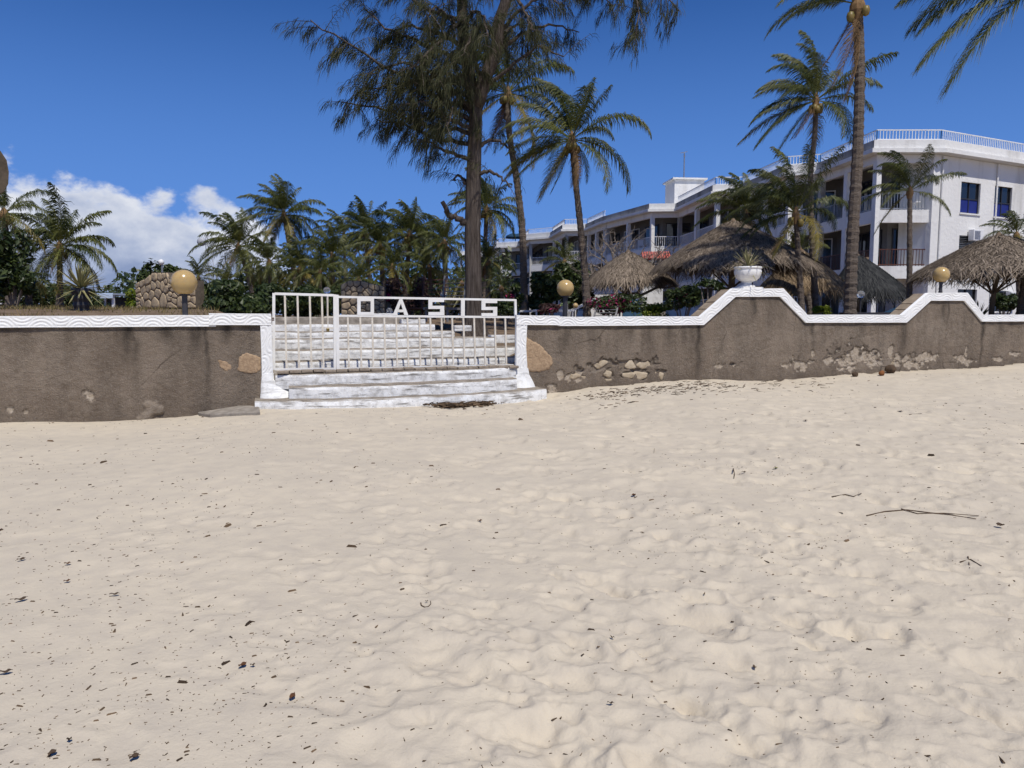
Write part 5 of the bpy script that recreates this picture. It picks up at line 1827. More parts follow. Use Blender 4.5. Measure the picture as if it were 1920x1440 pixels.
def hotel_block(i0, i1, label, seed, roofrail=True, solid_first=False, dz=0.0, railmat='rail', roofdrop=0.0):
    rg = np.random.default_rng(900 + seed)
    back = np.array([16.0, 10.0])
    c = V[i0 + 1] if not solid_first else V[1]
    root = thing('hotel_block', label, 'building', (c[0], c[1], 1.1), 'staggered blocks of the white hotel')
    j0 = i0 + 1 if solid_first else i0
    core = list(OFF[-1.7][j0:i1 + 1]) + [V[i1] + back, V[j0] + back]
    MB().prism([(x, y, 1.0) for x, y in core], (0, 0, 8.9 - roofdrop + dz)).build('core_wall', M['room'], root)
    # floors
    for fi, z in enumerate(ZF[1:]):
        mb = MB()
        poly = list(OFF[-.25][j0:i1 + 1]) + [V[i1] + back * .3, V[j0] + back * .3]
        mb.prism([(x, y, z - .28 + dz) for x, y in poly], (0, 0, .27))
        ribbon(mb, j0, i1, 0, -.25, z - .66 + dz, z + dz)
        mb.build('floor_slab', M['stucco'], root)
    zr0, zr1 = ZR0 + dz - roofdrop, ZR1 + dz - roofdrop
    mb = MB()
    poly = list(OFF[-.25][i0:i1 + 1]) + [V[i1] + back, V[i0] + back]
    mb.prism([(x, y, zr0) for x, y in poly], (0, 0, .35))
    ribbon(mb, i0, i1, .55, -.25, zr0 + .005, zr0 + .22)
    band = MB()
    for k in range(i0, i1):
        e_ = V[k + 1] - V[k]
        shaded = e_[1] / np.linalg.norm(e_) > .9        # shade-side returns: stain grey, with extra shade put into the colour
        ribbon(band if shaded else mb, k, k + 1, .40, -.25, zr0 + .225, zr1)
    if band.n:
        band.build('weathered_shade_roof_edge', M['roofband'], root)
    ribbon(mb, j0, i1, 0, -.25, zr0 - .42, zr0 - .004)
    mb.build('roof', M['stucco'], root)
    if roofrail:
        railing(root, i0, i1, .12, zr1, .56, 'rail', 'roof_railing')
    # columns at every corner and one mid-way on the long sides
    for k in range(j0, i1 + (1 if i1 == len(V) - 1 else 1)):
        spots = [OFF[-.12][k]]
        if k < i1:
            L = np.linalg.norm(V[k + 1] - V[k])
            if L > 4.5:
                spots += [OFF[-.12][k] * .5 + OFF[-.12][k + 1] * .5]
        for q in spots:
            MB().box((q[0], q[1], (1.1 + zr0) / 2 + .003 * k), (.30, .30, zr0 - 1.1 - .44 - .3), rz=.25).build('column', M['stucco'], root)
    for k in range(j0, i1):
        a, b = OFF[-1.7][k], OFF[-1.7][k + 1]
        L = np.linalg.norm(b - a)
        for fi, z in enumerate(ZF):
            m = max(1, int(L / 3.2))
            for j in range(m):
                w_ = L / m
                if w_ < 1.0:
                    continue
                u0 = j * w_ + w_ * rg.uniform(.08, .16)
                u1 = (j + 1) * w_ - w_ * rg.uniform(.08, .30)
                pane_on(root, a, b, u0, u1, z + .06 + dz, z + 2.15 + dz, .01, frame='frame' if rg.random() < .6 else 'white', mull=1)
            if fi > 0:
                railing(root, k, k + 1, -.12, z + dz, .88, railmat if not (solid_first) else ('brownrail' if fi == 1 else 'steel'))
            elif not solid_first:
                mb = MB()
                ribbon(mb, k, k + 1, 0, -.25, 1.0, 2.0)
                mb.build('parapet', M['stucco'], root)
                railing(root, k, k + 1, -.12, 2.0, .7, railmat)
    return root


A = hotel_block(0, 3, 'nearest tall white hotel block with solid windowed wall at right', 1, solid_first=True)
# its right face: a solid stuccoed wall with window openings
a, b = V[1], V[0]
dA = (b - a) / np.linalg.norm(b - a)
nA = np.array([dA[1], -dA[0]])


def facet(px, py):
    d = ray(px, py)
    lam = ((a - EYE[:2]) @ nA) / (d[:2] @ nA)
    p = EYE + d * lam
    return float((p[:2] - a) @ dA), float(p[2])


wins = []
for (x0, y0, x1, y1, kind) in ((1803, 340, 1836, 402, 'blue'), (1866, 348, 1895, 409, 'blue'), (1799, 441, 1832, 474, 'louvre'), (1868, 449, 1899, 480, 'louvre'), (1796, 542, 1830, 582, 'dark'), (1858, 545, 1891, 584, 'dark'), (1938, 356, 1968, 414, 'blue'), (2020, 362, 2050, 420, 'blue')):
    u0, zt0 = facet(x0, y0)
    u1, zb1 = facet(x1, y1)
    wins.append((u0, u1, zb1, zt0, kind))
us = sorted({-.3, 30.0, *[w_[0] for w_ in wins], *[w_[1] for w_ in wins]})
mb = MB()
p3 = lambda u, o, z: np.array([*(a + dA * u + nA * o), z])
for k in range(len(us) - 1):
    u0, u1 = us[k], us[k + 1]
    mid_ = (u0 + u1) / 2
    hol = sorted([(w_[2], w_[3]) for w_ in wins if w_[0] - 1e-6 <= mid_ <= w_[1] + 1e-6])
    z = 1.0
    for (h0, h1) in hol + [(9.93, 9.93)]:
        if h0 > z:
            mb.prism([p3(u0, 0, z), p3(u1, 0, z), p3(u1, 0, h0), p3(u0, 0, h0)], np.array([*(-nA * .3), 0]))
        z = h1
mb.build('stucco_wall', M['stucco'], A)
# end return of that wall where the balconies begin
MB().prism([p3(-.29, -.31, 1.0), p3(-.01, -.31, 1.0), p3(-.01, -1.9, 1.0), p3(-.29, -1.9, 1.0)], (0, 0, 8.93)).build('return_wall', M['stucco'], A)
for (u0, u1, z0, z1, kind) in wins:
    o = -.14
    g = MB().prism([p3(u0, o, z0), p3(u1, o, z0), p3(u1, o, z1), p3(u0, o, z1)], np.array([*(-nA * .02), 0])).build('window', M['pane'], A)
    mb = MB()
    wd = .06
    um = (u0 + u1) / 2
    zm = z0 + (z1 - z0) * .45
    for (x0, x1, y0, y1) in ((u0, u0 + wd, z0, z1), (u1 - wd, u1, z0, z1), (um - wd / 2, um + wd / 2, z0, z1), (u0 + wd, um - wd / 2, zm, zm + wd), (um + wd / 2, u1 - wd, zm, zm + wd)):
        mb.prism([p3(x0, o + .004, y0), p3(x1, o + .004, y0), p3(x1, o + .004, y1), p3(x0, o + .004, y1)], np.array([*(nA * .05), 0]))
    mb.build('frame', M['frame'], g)
    if kind == 'blue':
        MB().prism([p3(u0 + wd, o + .008, z0 + .05), p3(u1 - wd, o + .008, z0 + .05), p3(u1 - wd, o + .008, zm - .01), p3(u0 + wd, o + .008, zm - .01)], np.array([*(nA * .012), 0])).build('blind', M['blue'], g)
    if kind == 'louvre':
        mb = MB()
        for j in range(9):
            zz = z0 + (z1 - z0) * (j + .5) / 9
            q0, q1 = p3(u0 + .03, o + .07, zz), p3(u1 - .03, o + .07, zz)
            mb.bar(q0, q1, .10, .015)
        mb.build('louvres', M['steel'], g)
    MB().prism([p3(u0 - .06, .002, z0 - .08), p3(u1 + .06, .002, z0 - .08), p3(u1 + .06, .002, z0 - .001), p3(u0 - .06, .002, z0 - .001)], np.array([*(nA * .06), 0])).build('sill', M['stucco'], g)
# wide pale roof dome seen over the railing
dm = at(1695, 268, 46)
MB().lathe((dm[0], dm[1], ZR1 - .1), [(2.6, 0), (2.3, .25), (1.2, .62), (.1, .8)], 20).build('roof_hatch', M['stucco'], A, smooth=True)
# curtains of the ground-floor room
ca, cb_ = OFF[-1.6][1], OFF[-1.6][2]
for (f0, f1) in ((.02, .55), (.62, .97)):
    q0, q1 = ca + (cb_ - ca) * f0, ca + (cb_ - ca) * f1
    k = 26
    pts = np.array([[*(q0 + (q1 - q0) * i / k + np.array([0, -.05 * math.sin(i * 1.5) - .12])), 0] for i in range(k + 1)])
    MB().grid(np.stack([pts + [0, 0, 1.2], pts + [0, 0, 3.35]], 1)).build('curtain', M['curtain'], A, smooth=True)
hotel_block(3, 5, 'white hotel block with blue-shaded balconies behind the tall palms', 2, dz=.012)
hotel_block(5, 7, 'white hotel block with roof railing behind the largest thatched umbrella', 3, dz=.024)
D = hotel_block(7, 9, 'white hotel block with a stair tower and red tiled awning', 4, roofrail=False, dz=.036)
hotel_block(9, 12, 'white hotel block with railed roof behind the bare tree', 5, dz=.048)
hotel_block(12, 14, 'white hotel block with glazed bay between the two leaning trunks', 6, dz=.06)
hotel_block(14, 16, 'white hotel block with dark parasols on its roof', 7, dz=.072)
hotel_block(16, 18, 'farthest white hotel block seen through the palms', 8, dz=.084)
# stair tower and mast on block D
t0 = at(1283, 372, 66)
MB().box((t0[0], t0[1], 11.7), (2.6, 2.6, 2.6), rz=.1).build('stair_tower', M['stucco'], D)
MB().box((t0[0], t0[1], 13.08), (3.0, 3.0, .14), rz=.1).build('tower_cap', M['stucco'], D)
# red awning
w0 = at(1228, 480, 61)
aw = thing('tiled_awning', 'small red tiled awning on the hotel above the smallest umbrella', 'awning', (w0[0], w0[1], w0[2] - .3))
d0 = np.array([*((V[7] - V[8]) / np.linalg.norm(V[7] - V[8])), 0])
n0 = np.array([d0[1], -d0[0], 0])
for i in range(12):
    q = w0 + d0 * (i - 5.5) * .19 + np.array([0, -.3, 0])
    MB().tube([q + n0 * .95 + [0, 0, -.32], q - n0 * .3 + [0, 0, .30]], .085, 8).build('roof_tile', M['redtile'], aw)
MB().prism([w0 - d0 * 1.3 + n0 * .62 + [0, -.3, -.36], w0 + d0 * 1.3 + n0 * .62 + [0, -.3, -.36], w0 + d0 * 1.3 - n0 * .4 + [0, -.3, -.36], w0 - d0 * 1.3 - n0 * .4 + [0, -.3, -.36]], (0, 0, .09)).build('soffit', M['brownrail'], aw)
# antenna
q = at(1282, 347, 64.5)
an = thing('antenna_mast', 'thin dark antenna mast on the white stair tower', 'antenna', (q[0], q[1], 13.15))
tz = at(1281, 287, 64.5)[2]
MB().tube([(q[0], q[1], 13.12), (q[0], q[1], tz)], .05, 6).build('pole', M['steel'], an)
MB().bar((q[0] - .35, q[1], tz), (q[0] + .25, q[1], tz + .12), .05).bar((q[0] - .1, q[1], tz - .25), (q[0] + .1, q[1], tz - .25), .05).build('crossbar', M['steel'], an)
# parasols on the far roof
for (px, lab) in ((962, 'left dark blue parasol on the far hotel roof'), (975, 'middle dark blue parasol on the far hotel roof'), (1012, 'right blue parasol on the far hotel roof beside the trunk')):
    q = at(px, 444, 92)
    r_ = thing('roof_parasol', lab, 'parasol', (q[0], q[1], 10.7), 'parasols on the far hotel roof')
    MB().lathe((q[0], q[1], q[2]), [(.95, -.18), (.85, .1), (.4, .35), (.04, .45)], 10).build('canopy', M['lounge'], r_, smooth=True)
    MB().tube([(q[0], q[1], 10.6), (q[0], q[1], q[2] + .3)], .04, 6).build('pole', M['steel'], r_)

# low white pillar and outbuilding by the hedge
q = at(1222, 530, 30)
pl = thing('white_pavilion', 'low white pavilion wall with stained base between the umbrellas', 'wall', (q[0], q[1], 1.2))
MB().box((q[0], q[1], 2.05), (.80, .5, 1.9)).build('pier', M['stucco'], pl)
MB().box((q[0] - 1.45, q[1] + .3, 1.75), (2.1, .3, 1.3)).build('wall', M['stucco'], pl)
MB().box((q[0] + .1, q[1] - .03, 1.55), (.83, .52, .75)).build('stained_base', M['concrete'], pl)

# ------------------------------------------------------------------ rubble garden walls


def garden_wall(label, p_left, p_right, zb, h, n, seed, mat, bow, thick=.22, capped=True, tops=None):
    rg = np.random.default_rng(seed)
    a_, b_ = np.array(p_left), np.array(p_right)
    L = np.linalg.norm(b_ - a_)
    d = (b_ - a_) / L
    nn = np.array([d[1], -d[0]])
    root = thing('stone_garden_wall', label, 'wall', (*((a_ + b_) / 2), zb))

    def mp_(u, v, o):
        x = u / L
        top_ = 1.0 if tops is None else np.interp(x, [t[0] for t in tops], [t[1] for t in tops])
        q = a_ + d * u + nn * (o + bow * math.sin(math.pi * x))
        return np.array([*q, zb + v * top_])
    uu = np.linspace(0, L, 25)
    fr = np.array([[mp_(u, v, 0) for v in (-.3, h)] for u in uu])
    bkk = np.array([[mp_(u, v, -thick) for v in (h, -.3)] for u in uu])
    mb = MB().grid(np.concatenate([fr, bkk], 1))
    G = np.concatenate([fr, bkk], 1)
    mb.add(G[0], [(3, 2, 1, 0)])
    mb.add(G[-1], [(0, 1, 2, 3)])
    mb.build('mortar_core', M['mortar'], root)
    for cell in voronoi(L, h, n, seed):
        stone_mesh(cell, mp_, .014, .028, rg).build('stone', M[mat], root, smooth=True)
    return root


p1, p2 = at(256, 575, 18.5), at(368, 575, 17.2)
zb = gz(p1[0], p1[1])
garden_wall('sunlit curved rubble stone wall behind the left amber lamp', p1[:2], p2[:2], zb, 0.86, 44, 31, 'stone2', .08, tops=[(0, .72), (.25, .86), (.36, 1.0), (.6, .98), (.63, .80), (1, .74)])
p1, p2 = at(640, 590, 20.5), at(722, 590, 20.5)
garden_wall('shaded rubble stone wall behind the letter O of the gate', p1[:2], p2[:2], 1.35, 1.18, 46, 32, 'stone2', .1, tops=[(0, .9), (.2, 1.0), (.5, .98), (1, .86)])

# ------------------------------------------------------------------ garden furniture
def lounger(label, px, py, Y, rz, mat, backmat, raise_=55, group='sun loungers in the hotel garden', z=None, slats=True):
    q = at(px, py, Y)
    zb = gz(q[0], q[1]) if z is None else z
    root = thing('sun_lounger', label, 'sun lounger', (q[0], q[1], zb), group)
    ca_, sa_ = math.cos(rz), math.sin(rz)
    T = lambda x, y, zz: np.array([q[0] + x * ca_ - y * sa_, q[1] + x * sa_ + y * ca_, zb + zz])
    for x in (-.9, .25):
        for y in (-.28, .28):
            MB().bar(T(x, y, 0), T(x, y, .32), .05).build('leg', M[mat], root)
    for y in (-.3, .3):
        MB().bar(T(-1.0, y, .33), T(.3, y, .33), .045, .06).build('side_rail', M[mat], root)
    for i in range(9):
        x = -.95 + i * .145
        MB().bar(T(x, -.275, .35), T(x, .275, .35), .11, .02).build('seat_slat', M[mat], root)
    e_ = R(raise_)
    if slats:
        for i in range(7):
            l = .1 + i * .115
            MB().bar(T(.3 + math.cos(e_) * l, -.3, .36 + math.sin(e_) * l), T(.3 + math.cos(e_) * l, .3, .36 + math.sin(e_) * l), .085, .02, up=(0, 0, 1)).build('back_slat', M[backmat], root)
        for y in (-.3, .3):
            MB().bar(T(.28, y, .34), T(.3 + math.cos(e_) * .88, y, .36 + math.sin(e_) * .88), .04, .04).build('back_rail', M[backmat], root)
    else:
        c0, c1 = T(.3, -.3, .36), T(.3, .3, .36)
        v_ = T(.3 + math.cos(e_) * .85, 0, .36 + math.sin(e_) * .85) - T(.3, 0, .36)
        MB().prism([c0, c1, c1 + v_, c0 + v_], np.cross(c1 - c0, v_) / np.linalg.norm(np.cross(c1 - c0, v_)) * .06).build('backrest', M[backmat], root, bevel=.015)
    return root


lounger('dark slatted garden seat behind the first letter S', 806, 588, 20, R(80), 'brownrail', 'brownrail', 75, z=1.42)
lounger('grey slatted lounger behind the letter I of the gate', 842, 588, 19.5, R(75), 'greywood', 'greywood', 75, z=1.42)
lounger('grey wooden lounger with raised back beside the bougainvillea', 1126, 590, 20, R(70), 'greywood', 'greywood', 45, z=.98)
lounger('dark blue cloth lounger with raised back beside the hedge', 1196, 590, 22, R(100), 'white', 'lounge', 58, z=.98, slats=False)
lounger('lime cushioned lounger right of the gate post', 1002, 588, 24, R(5), 'white', 'lime', 20, z=1.38, slats=False)
lounger('pale striped lounger behind the pink flowers', 1056, 588, 24, R(5), 'white', 'white', 25, z=1.40)
lounger('dark heaped lounger behind the wall between the humps', 1650, 588, 20, R(10), 'post', 'lounge', 20, z=1.30, slats=False)

# white chairs / sheds far left, small blue-roofed building
q = at(205, 562, 42)
sh = thing('garden_shelter', 'small open shelter with pale blue sheet roof behind the agave', 'shelter', (q[0], q[1], 1.72))
MB().box((q[0], q[1], 2.72), (1.7, 2.4, .10)).box((q[0], q[1] - 1.22, 2.60), (1.72, .06, .22)).build('roof', M['bluewhite'], sh)
for dx in (-.75, .75):
    for dy in (-1, 1):
        MB().box((q[0] + dx, q[1] + dy, 2.18), (.12, .12, .96)).build('post', M['white'], sh)
MB().box((q[0], q[1] + 1.1, 2.15), (1.4, .1, .85)).build('back_wall', M['post'], sh)
for (px, w_, h_, lab) in ((45, 22, 20, 'white bench end at the far left of the bank'), (15, 16, 26, 'white garden cupboard at the left edge of the bank')):
    q = at(px, 575, 30)
    w_, h_ = w_ / F * 30, h_ / F * 30
    zb = gz(q[0], q[1])
    r_ = thing('white_garden_seat', lab, 'bench', (q[0], q[1], zb))
    MB().box((q[0], q[1], zb + .42), (w_, .45, .06)).build('seat', M['white'], r_)
    MB().box((q[0], q[1] + .2, zb + .42 + h_ * .35), (w_, .05, h_ * .6)).build('backrest', M['white'], r_)
    for dx in (-.45, .45):
        MB().box((q[0] + dx * w_, q[1], zb + .2), (.06, .4, .4)).build('leg', M['white'], r_)
# little street lamp behind the stone wall
q = at(307, 575, 24)
lp = thing('garden_spotlight', 'thin post with white spotlight rising behind the stone wall', 'lamp', (q[0], q[1], gz(q[0], q[1])))
tz = at(306, 494, 24)[2]
MB().tube([(q[0], q[1], gz(q[0], q[1])), (q[0], q[1], tz)], .03, 6).build('post', M['steel'], lp)
MB().lathe((q[0] - .02, q[1], tz), [(.03, -.05), (.09, .0), (.09, .08), (.03, .13)], 10).build('head', M['white'], lp, smooth=True)

# telecom mast
q = at(396, 590, 110)
ms = thing('telecom_mast', 'distant lattice telecom mast with a round dish', 'mast', (q[0], q[1], 1.6))
H = at(396, 438, 110)[2]
for i in range(3):
    a_ = i * 2.094
    MB().tube([(q[0] + math.cos(a_) * .75, q[1] + math.sin(a_) * .75, 1.5), (q[0] + math.cos(a_) * .45, q[1] + math.sin(a_) * .45, H)], .05, 5).build('leg', M['mast'], ms)
mb = MB()
for k in range(12):
    z0, z1 = 1.6 + (H - 1.6) * k / 12, 1.6 + (H - 1.6) * (k + 1) / 12
    for i in range(3):
        a0, a1 = i * 2.094, (i + 1) * 2.094
        r0, r1 = .75 - .3 * k / 12, .75 - .3 * (k + 1) / 12
        mb.bar((q[0] + math.cos(a0) * r0, q[1] + math.sin(a0) * r0, z0), (q[0] + math.cos(a1) * r1, q[1] + math.sin(a1) * r1, z1), .05)
mb.build('bracing', M['mast'], ms)
dc = at(377, 453, 109)
mb = MB()
aa = np.linspace(0, 2 * math.pi, 20)
G = np.array([[[dc[0] + r * math.cos(t), dc[1] + y, dc[2] + r * math.sin(t)] for t in aa] for r, y in ((.01, -.22), (.35, -.16), (.6, 0), (.62, .3), (.3, .4), (.01, .42))])
mb.grid(G)
dish = mb.build('dish', M['mast'], ms, smooth=True)
MB().bar(dc, (q[0], q[1], dc[2]), .12).build('dish_arm', M['mast'], ms)

# rounded weathered board on a post outside the picture, jutting in at the left edge
bY = 13.6
bx = [(-60, 268), (-14, 268), (2, 282), (14, 300), (18, 322), (17, 345), (8, 362), (-6, 368), (-60, 368)]
pts = [at(x, y, bY) for x, y in bx]
sgn = thing('wooden_signboard', 'weathered brown board with rounded end jutting in high at the left edge', 'sign', (at(-55, 590, bY)[0], bY, gz(at(-55, 590, bY)[0], bY)))
MB().prism(pts, (-.22, .14, 0)).build('board', M['board'], sgn, bevel=.03)
pp = at(-48, 590, bY)
MB().tube([(pp[0], bY + .2, gz(pp[0], bY + .2) - .2), (pp[0], bY + .2, at(0, 255, bY)[2])], .06, 10).build('post', M['pole'], sgn)

# ------------------------------------------------------------------ things lying on the sand
for (px, py, r, mat, lab, rz) in ((1603, 706, .055, 'husk', 'dark empty coconut husk leftmost of three by the wall', .3), (1653, 704, .058, 'husko', 'orange-brown coconut husk in the middle of three by the wall', 1.0), (1669, 699, .095, 'husk', 'largest grey-brown coconut husk resting near the wall', 2.0)):
    g = ground(px, py)
    n = 14
    rg = np.random.default_rng(px)
    rows = []
    for i in range(9):
        t = math.pi * i / 8
        rows.append([[g[0] + r * 1.25 * math.cos(t) * math.cos(rz) - r * math.sin(t) * math.cos(f) * math.sin(rz) * (1 + .08 * math.cos(3 * f)), g[1] + r * 1.25 * math.cos(t) * math.sin(rz) + r * math.sin(t) * math.cos(f) * math.cos(rz), g[2] + r * .8 + r * math.sin(t) * math.sin(f) * (1 + .08 * math.cos(3 * f))] for f in np.linspace(0, 2 * math.pi, n + 1)])
    tag(MB().grid(np.array(rows)).build('coconut_husk', M[mat], smooth=True), lab, 'coconut', 'coconut husks by the wall')


def dry_leaf(px, py, L, w, rz, curl, mat, lab, name='dry_leaf', cat='leaf', group='larger leaves and twigs on the sand', lift=.012):
    L, w = L * .8, w * .8
    g = ground(px, py)
    rows = []
    for i in range(8):
        u = i / 7
        ww = w * math.sin(math.pi * min(1, u * .96 + .02)) ** .8
        row = []
        for j in (-1, -.5, 0, .5, 1):
            x = (u - .5) * L * (1 - .12 * abs(curl))
            y = j * ww / 2
            z = lift + curl * L * ((u - .5) ** 2) * .55 + abs(j) * ww * .22 * (1 if curl > 0 else .4) + .004 * math.sin(u * 9 + j)
            row.append([g[0] + x * math.cos(rz) - y * math.sin(rz), g[1] + x * math.sin(rz) + y * math.cos(rz), g[2] + max(z, .002)])
        rows.append(row)
    return tag(MB().grid(np.array(rows)).build(name, M[mat], smooth=True), lab, cat, group)


def twig(px, py, pts, r, lab, mat='husk', name='twig'):
    """pts: pixel polyline relative to nothing, laid on the sand"""
    P = np.array([ground(*q) + [0, 0, r * .8] for q in pts])
    return tag(MB().tube(P, np.linspace(r, r * .5, len(P)), 6).build(name, M[mat]), lab, 'twig', 'larger leaves and twigs on the sand')


dry_leaf(1875, 990, .085, .075, .4, .5, 'husk', 'dark cupped leaf standing up near the right edge of the sand', lift=.02)
dry_leaf(1188, 931, .07, .045, .8, .8, 'dleaf', 'curled orange-brown leaf on the sand below the first wall hump')
dry_leaf(1454, 880, .09, .03, .5, .2, 'gleaf', 'greenish narrow leaf on the sand right of the centre')
dry_leaf(1395, 887, .06, .028, .1, .5, 'husk', 'small grey curled leaf left of the greenish narrow leaf')
dry_leaf(900, 979, .05, .035, .2, .5, 'dleaf', 'round brown leaf on the sand straight below the gate')
dry_leaf(455, 1252, .06, .032, 1.0, .9, 'dleaf', 'dark twisted leaf on the near sand at lower left')
dry_leaf(474, 1252, .03, .02, .2, .5, 'husk', 'tiny dark scrap beside the dark twisted leaf')
dry_leaf(548, 1312, .065, .03, 1.5, 1.0, 'dleaf', 'upright red-brown curled leaf on the near sand')
dry_leaf(252, 1425, .05, .032, 1.0, .7, 'husk', 'blackish leaf at the bottom edge of the picture lower left')
dry_leaf(98, 1415, .045, .03, 1.3, .4, 'husk', 'grey pointed leaf at the bottom left corner')
dry_leaf(130, 1392, .026, .022, .1, .3, 'debris', 'small tan round shell left of the upright leaf')
dry_leaf(215, 1118, .07, .03, .2, .4, 'husk', 'flat grey leaf scrap at left on the middle sand')
dry_leaf(127, 1060, .05, .035, .4, .5, 'dleaf', 'red-brown leaf at the left on the middle sand')
dry_leaf(40, 1052, .07, .035, .9, .6, 'husk', 'brown crumpled leaf near the left edge')
dry_leaf(40, 1128, .09, .04, .7, .9, 'husk', 'spiky brown leaf tuft near the left edge')
dry_leaf(10, 1265, .08, .03, .3, .7, 'husk', 'brown curled leaf cut by the left edge')
dry_leaf(126, 1093, .05, .03, .6, .7, 'dleaf', 'folded tan leaf under the red-brown leaf')
dry_leaf(1415, 1245, .035, .018, 1.7, .6, 'husk', 'small black pod on the near sand at right')
dry_leaf(1148, 1196, .035, .018, 2.3, .5, 'husk', 'small black pod on the near sand near the centre')
dry_leaf(1145, 1323, .035, .014, 2.8, .2, 'husk', 'thin black pod at lower centre of the sand')
dry_leaf(1688, 772, .10, .04, 2.8, .1, 'husk', 'dark piece of bark on the sand before the second hump')
dry_leaf(1510, 790, .08, .04, .1, .2, 'husk', 'dark bark scrap on the sand before the first hump')
dry_leaf(800, 1131, .02, .012, .1, .2, 'husk', 'tiny chip beside the curved twig')
twig(0, 0, [(789, 1130), (790, 1136), (796, 1139), (803, 1138), (808, 1133), (807, 1129)], .0035, 'u-shaped dark twig in the middle of the sand')
twig(0, 0, [(1625, 968), (1660, 960), (1700, 957), (1740, 962), (1780, 966), (1830, 974)], .006, 'long dark forked twig on the sand at right')
twig(0, 0, [(1690, 955), (1720, 964), (1770, 963), (1835, 968)], .005, 'thin twig crossing the long forked twig at right')
twig(0, 0, [(1560, 933), (1585, 929), (1600, 932), (1615, 926)], .006, 'bent grey twig left of the long forked twig')
twig(0, 0, [(1168, 884), (1185, 883), (1204, 884)], .003, 'straight thin twig on the sand at centre right')
twig(0, 0, [(1375, 880), (1377, 890), (1376, 898)], .006, 'short upright twig beside the grey curled leaf')
twig(0, 0, [(1228, 832), (1226, 850)], .003, 'thin stalk standing in the sand before the wall')
twig(0, 0, [(1800, 1055), (1820, 1050), (1840, 1062)], .005, 'crooked twig cluster near the right edge')
twig(0, 0, [(1815, 1045), (1818, 1066)], .005, 'short twig across the crooked twig near the right edge')
twig(0, 0, [(1705, 778), (1728, 776)], .006, 'pale stick beside the dark piece of bark')

# scattered tiny litter: nobody could count it
rg = np.random.default_rng(55)
mb = MB()
n = 12000
pxs = rg.uniform(-250, 2170, n)
Ys = np.exp(rg.uniform(math.log(2.0), math.log(15.5), n))
xs_ = (pxs - 960) / F * Ys
s_, t_ = st(xs_, Ys)
clump = fbm(xs_ * .8, Ys * .8, 3)
dens = .42 + 1.2 * sm(clump, -.05, .22) + .7 * sm(-np.abs(t_ - .8), -1.0, 0)
keep = (t_ > .12) & (rg.random(n) < dens / 1.7) & ~((s_ > -.6) & (s_ < 4.9) & (t_ < 1.1))
xs_, Ys = xs_[keep], Ys[keep]
k = len(xs_)
zz = sand_z(xs_, Ys)
ln = np.exp(rg.normal(math.log(.0033), .60, k)) * (1 + .10 * Ys)
wd = np.maximum(.0012, ln * rg.uniform(.12, .5, k))
an_ = rg.normal(.35, .8, k)
dx, dy = np.cos(an_), np.sin(an_)
hh_ = np.maximum(.002, wd * .8)
vts, fcs = [], []
for sx, sy, f in ((-1, -1, 0), (1, -.5, 0), (1, .5, 0), (-1, 1, 0), (-.7, 0, 1), (.7, 0, 1)):
    vts.append(np.stack([xs_ + dx * ln * sx - dy * wd * sy, Ys + dy * ln * sx + dx * wd * sy, zz + (hh_ * 1.4 if f else -.001)], -1))
arr = np.stack(vts, 1)
b = (np.arange(k) * 6)[:, None]
mb.addn(arr.reshape(-1, 3), np.concatenate([b + [0, 1, 5, 4], b + [2, 3, 4, 5]], 0), np.repeat(rg.random(k) ** 1.6, 6))
mb.f.extend(np.concatenate([b + [1, 2, 5], b + [3, 0, 4]], 0).tolist())
o = struct(mb.build('beach_litter', M['debris'], origin=(0, 0, 0)), 'stuff')
o['label'] = 'tiny dark bits of seaweed and bark strewn on the sand'
o['category'] = 'litter'

# dry seaweed heap on the lowest step and wrack line along the right wall
def wrack(name, label, pts, n, ln, spread, seed, zadd=.0, w=.009, kind=None):
    rg = np.random.default_rng(seed)
    mb = MB()
    for i in range(n):
        px, py = pts[rg.integers(len(pts))]
        g = ground(px + rg.normal(0, spread[0]), py + rg.normal(0, spread[1]))
        g[2] += zadd * rg.random() ** .7
        a_ = rg.normal(.25, .7)
        l = ln * rg.uniform(.4, 1.3)
        d = np.array([math.cos(a_), math.sin(a_), rg.normal(0, .12)])
        m = g + d * l * .5 + rg.normal(0, l * .12, 3) * [1, 1, .4]
        e_ = m + d * l * .5
        mb.tube(np.array([g, m, e_]) + [0, 0, .006], [w, w, w * .5], 4, cap=False, tint=float(rg.random() ** 1.5))
    o = mb.build(name, M['debris'])
    if kind:
        struct(o, kind)
    return tag(o, label, 'seaweed')


wrack('seaweed_heap', 'heap of dark dry seaweed on the sand against the lowest step', [(x, 764 - .10 * abs(x - 845)) for x in range(800, 900, 6)] + [(920, 757), (905, 760)], 750, .10, (7, 1.6), 1, zadd=.05, kind='stuff')
w_ = [(1110 + 10 * i, 742 - 1.0 * i + 4 * math.sin(i)) for i in range(0, 24)] + [(1130, 750), (1165, 762), (1200, 742), (1240, 734), (1270, 725), (1300, 728), (1420, 722), (1450, 720), (1490, 722), (1520, 725), (1400, 731), (1560, 716), (1340, 735)]
wrack('wrack_line', 'line of dark dry seaweed strewn along the foot of the right wall', w_, 360, .11, (26, 4.0), 2, w=.005, kind='stuff')

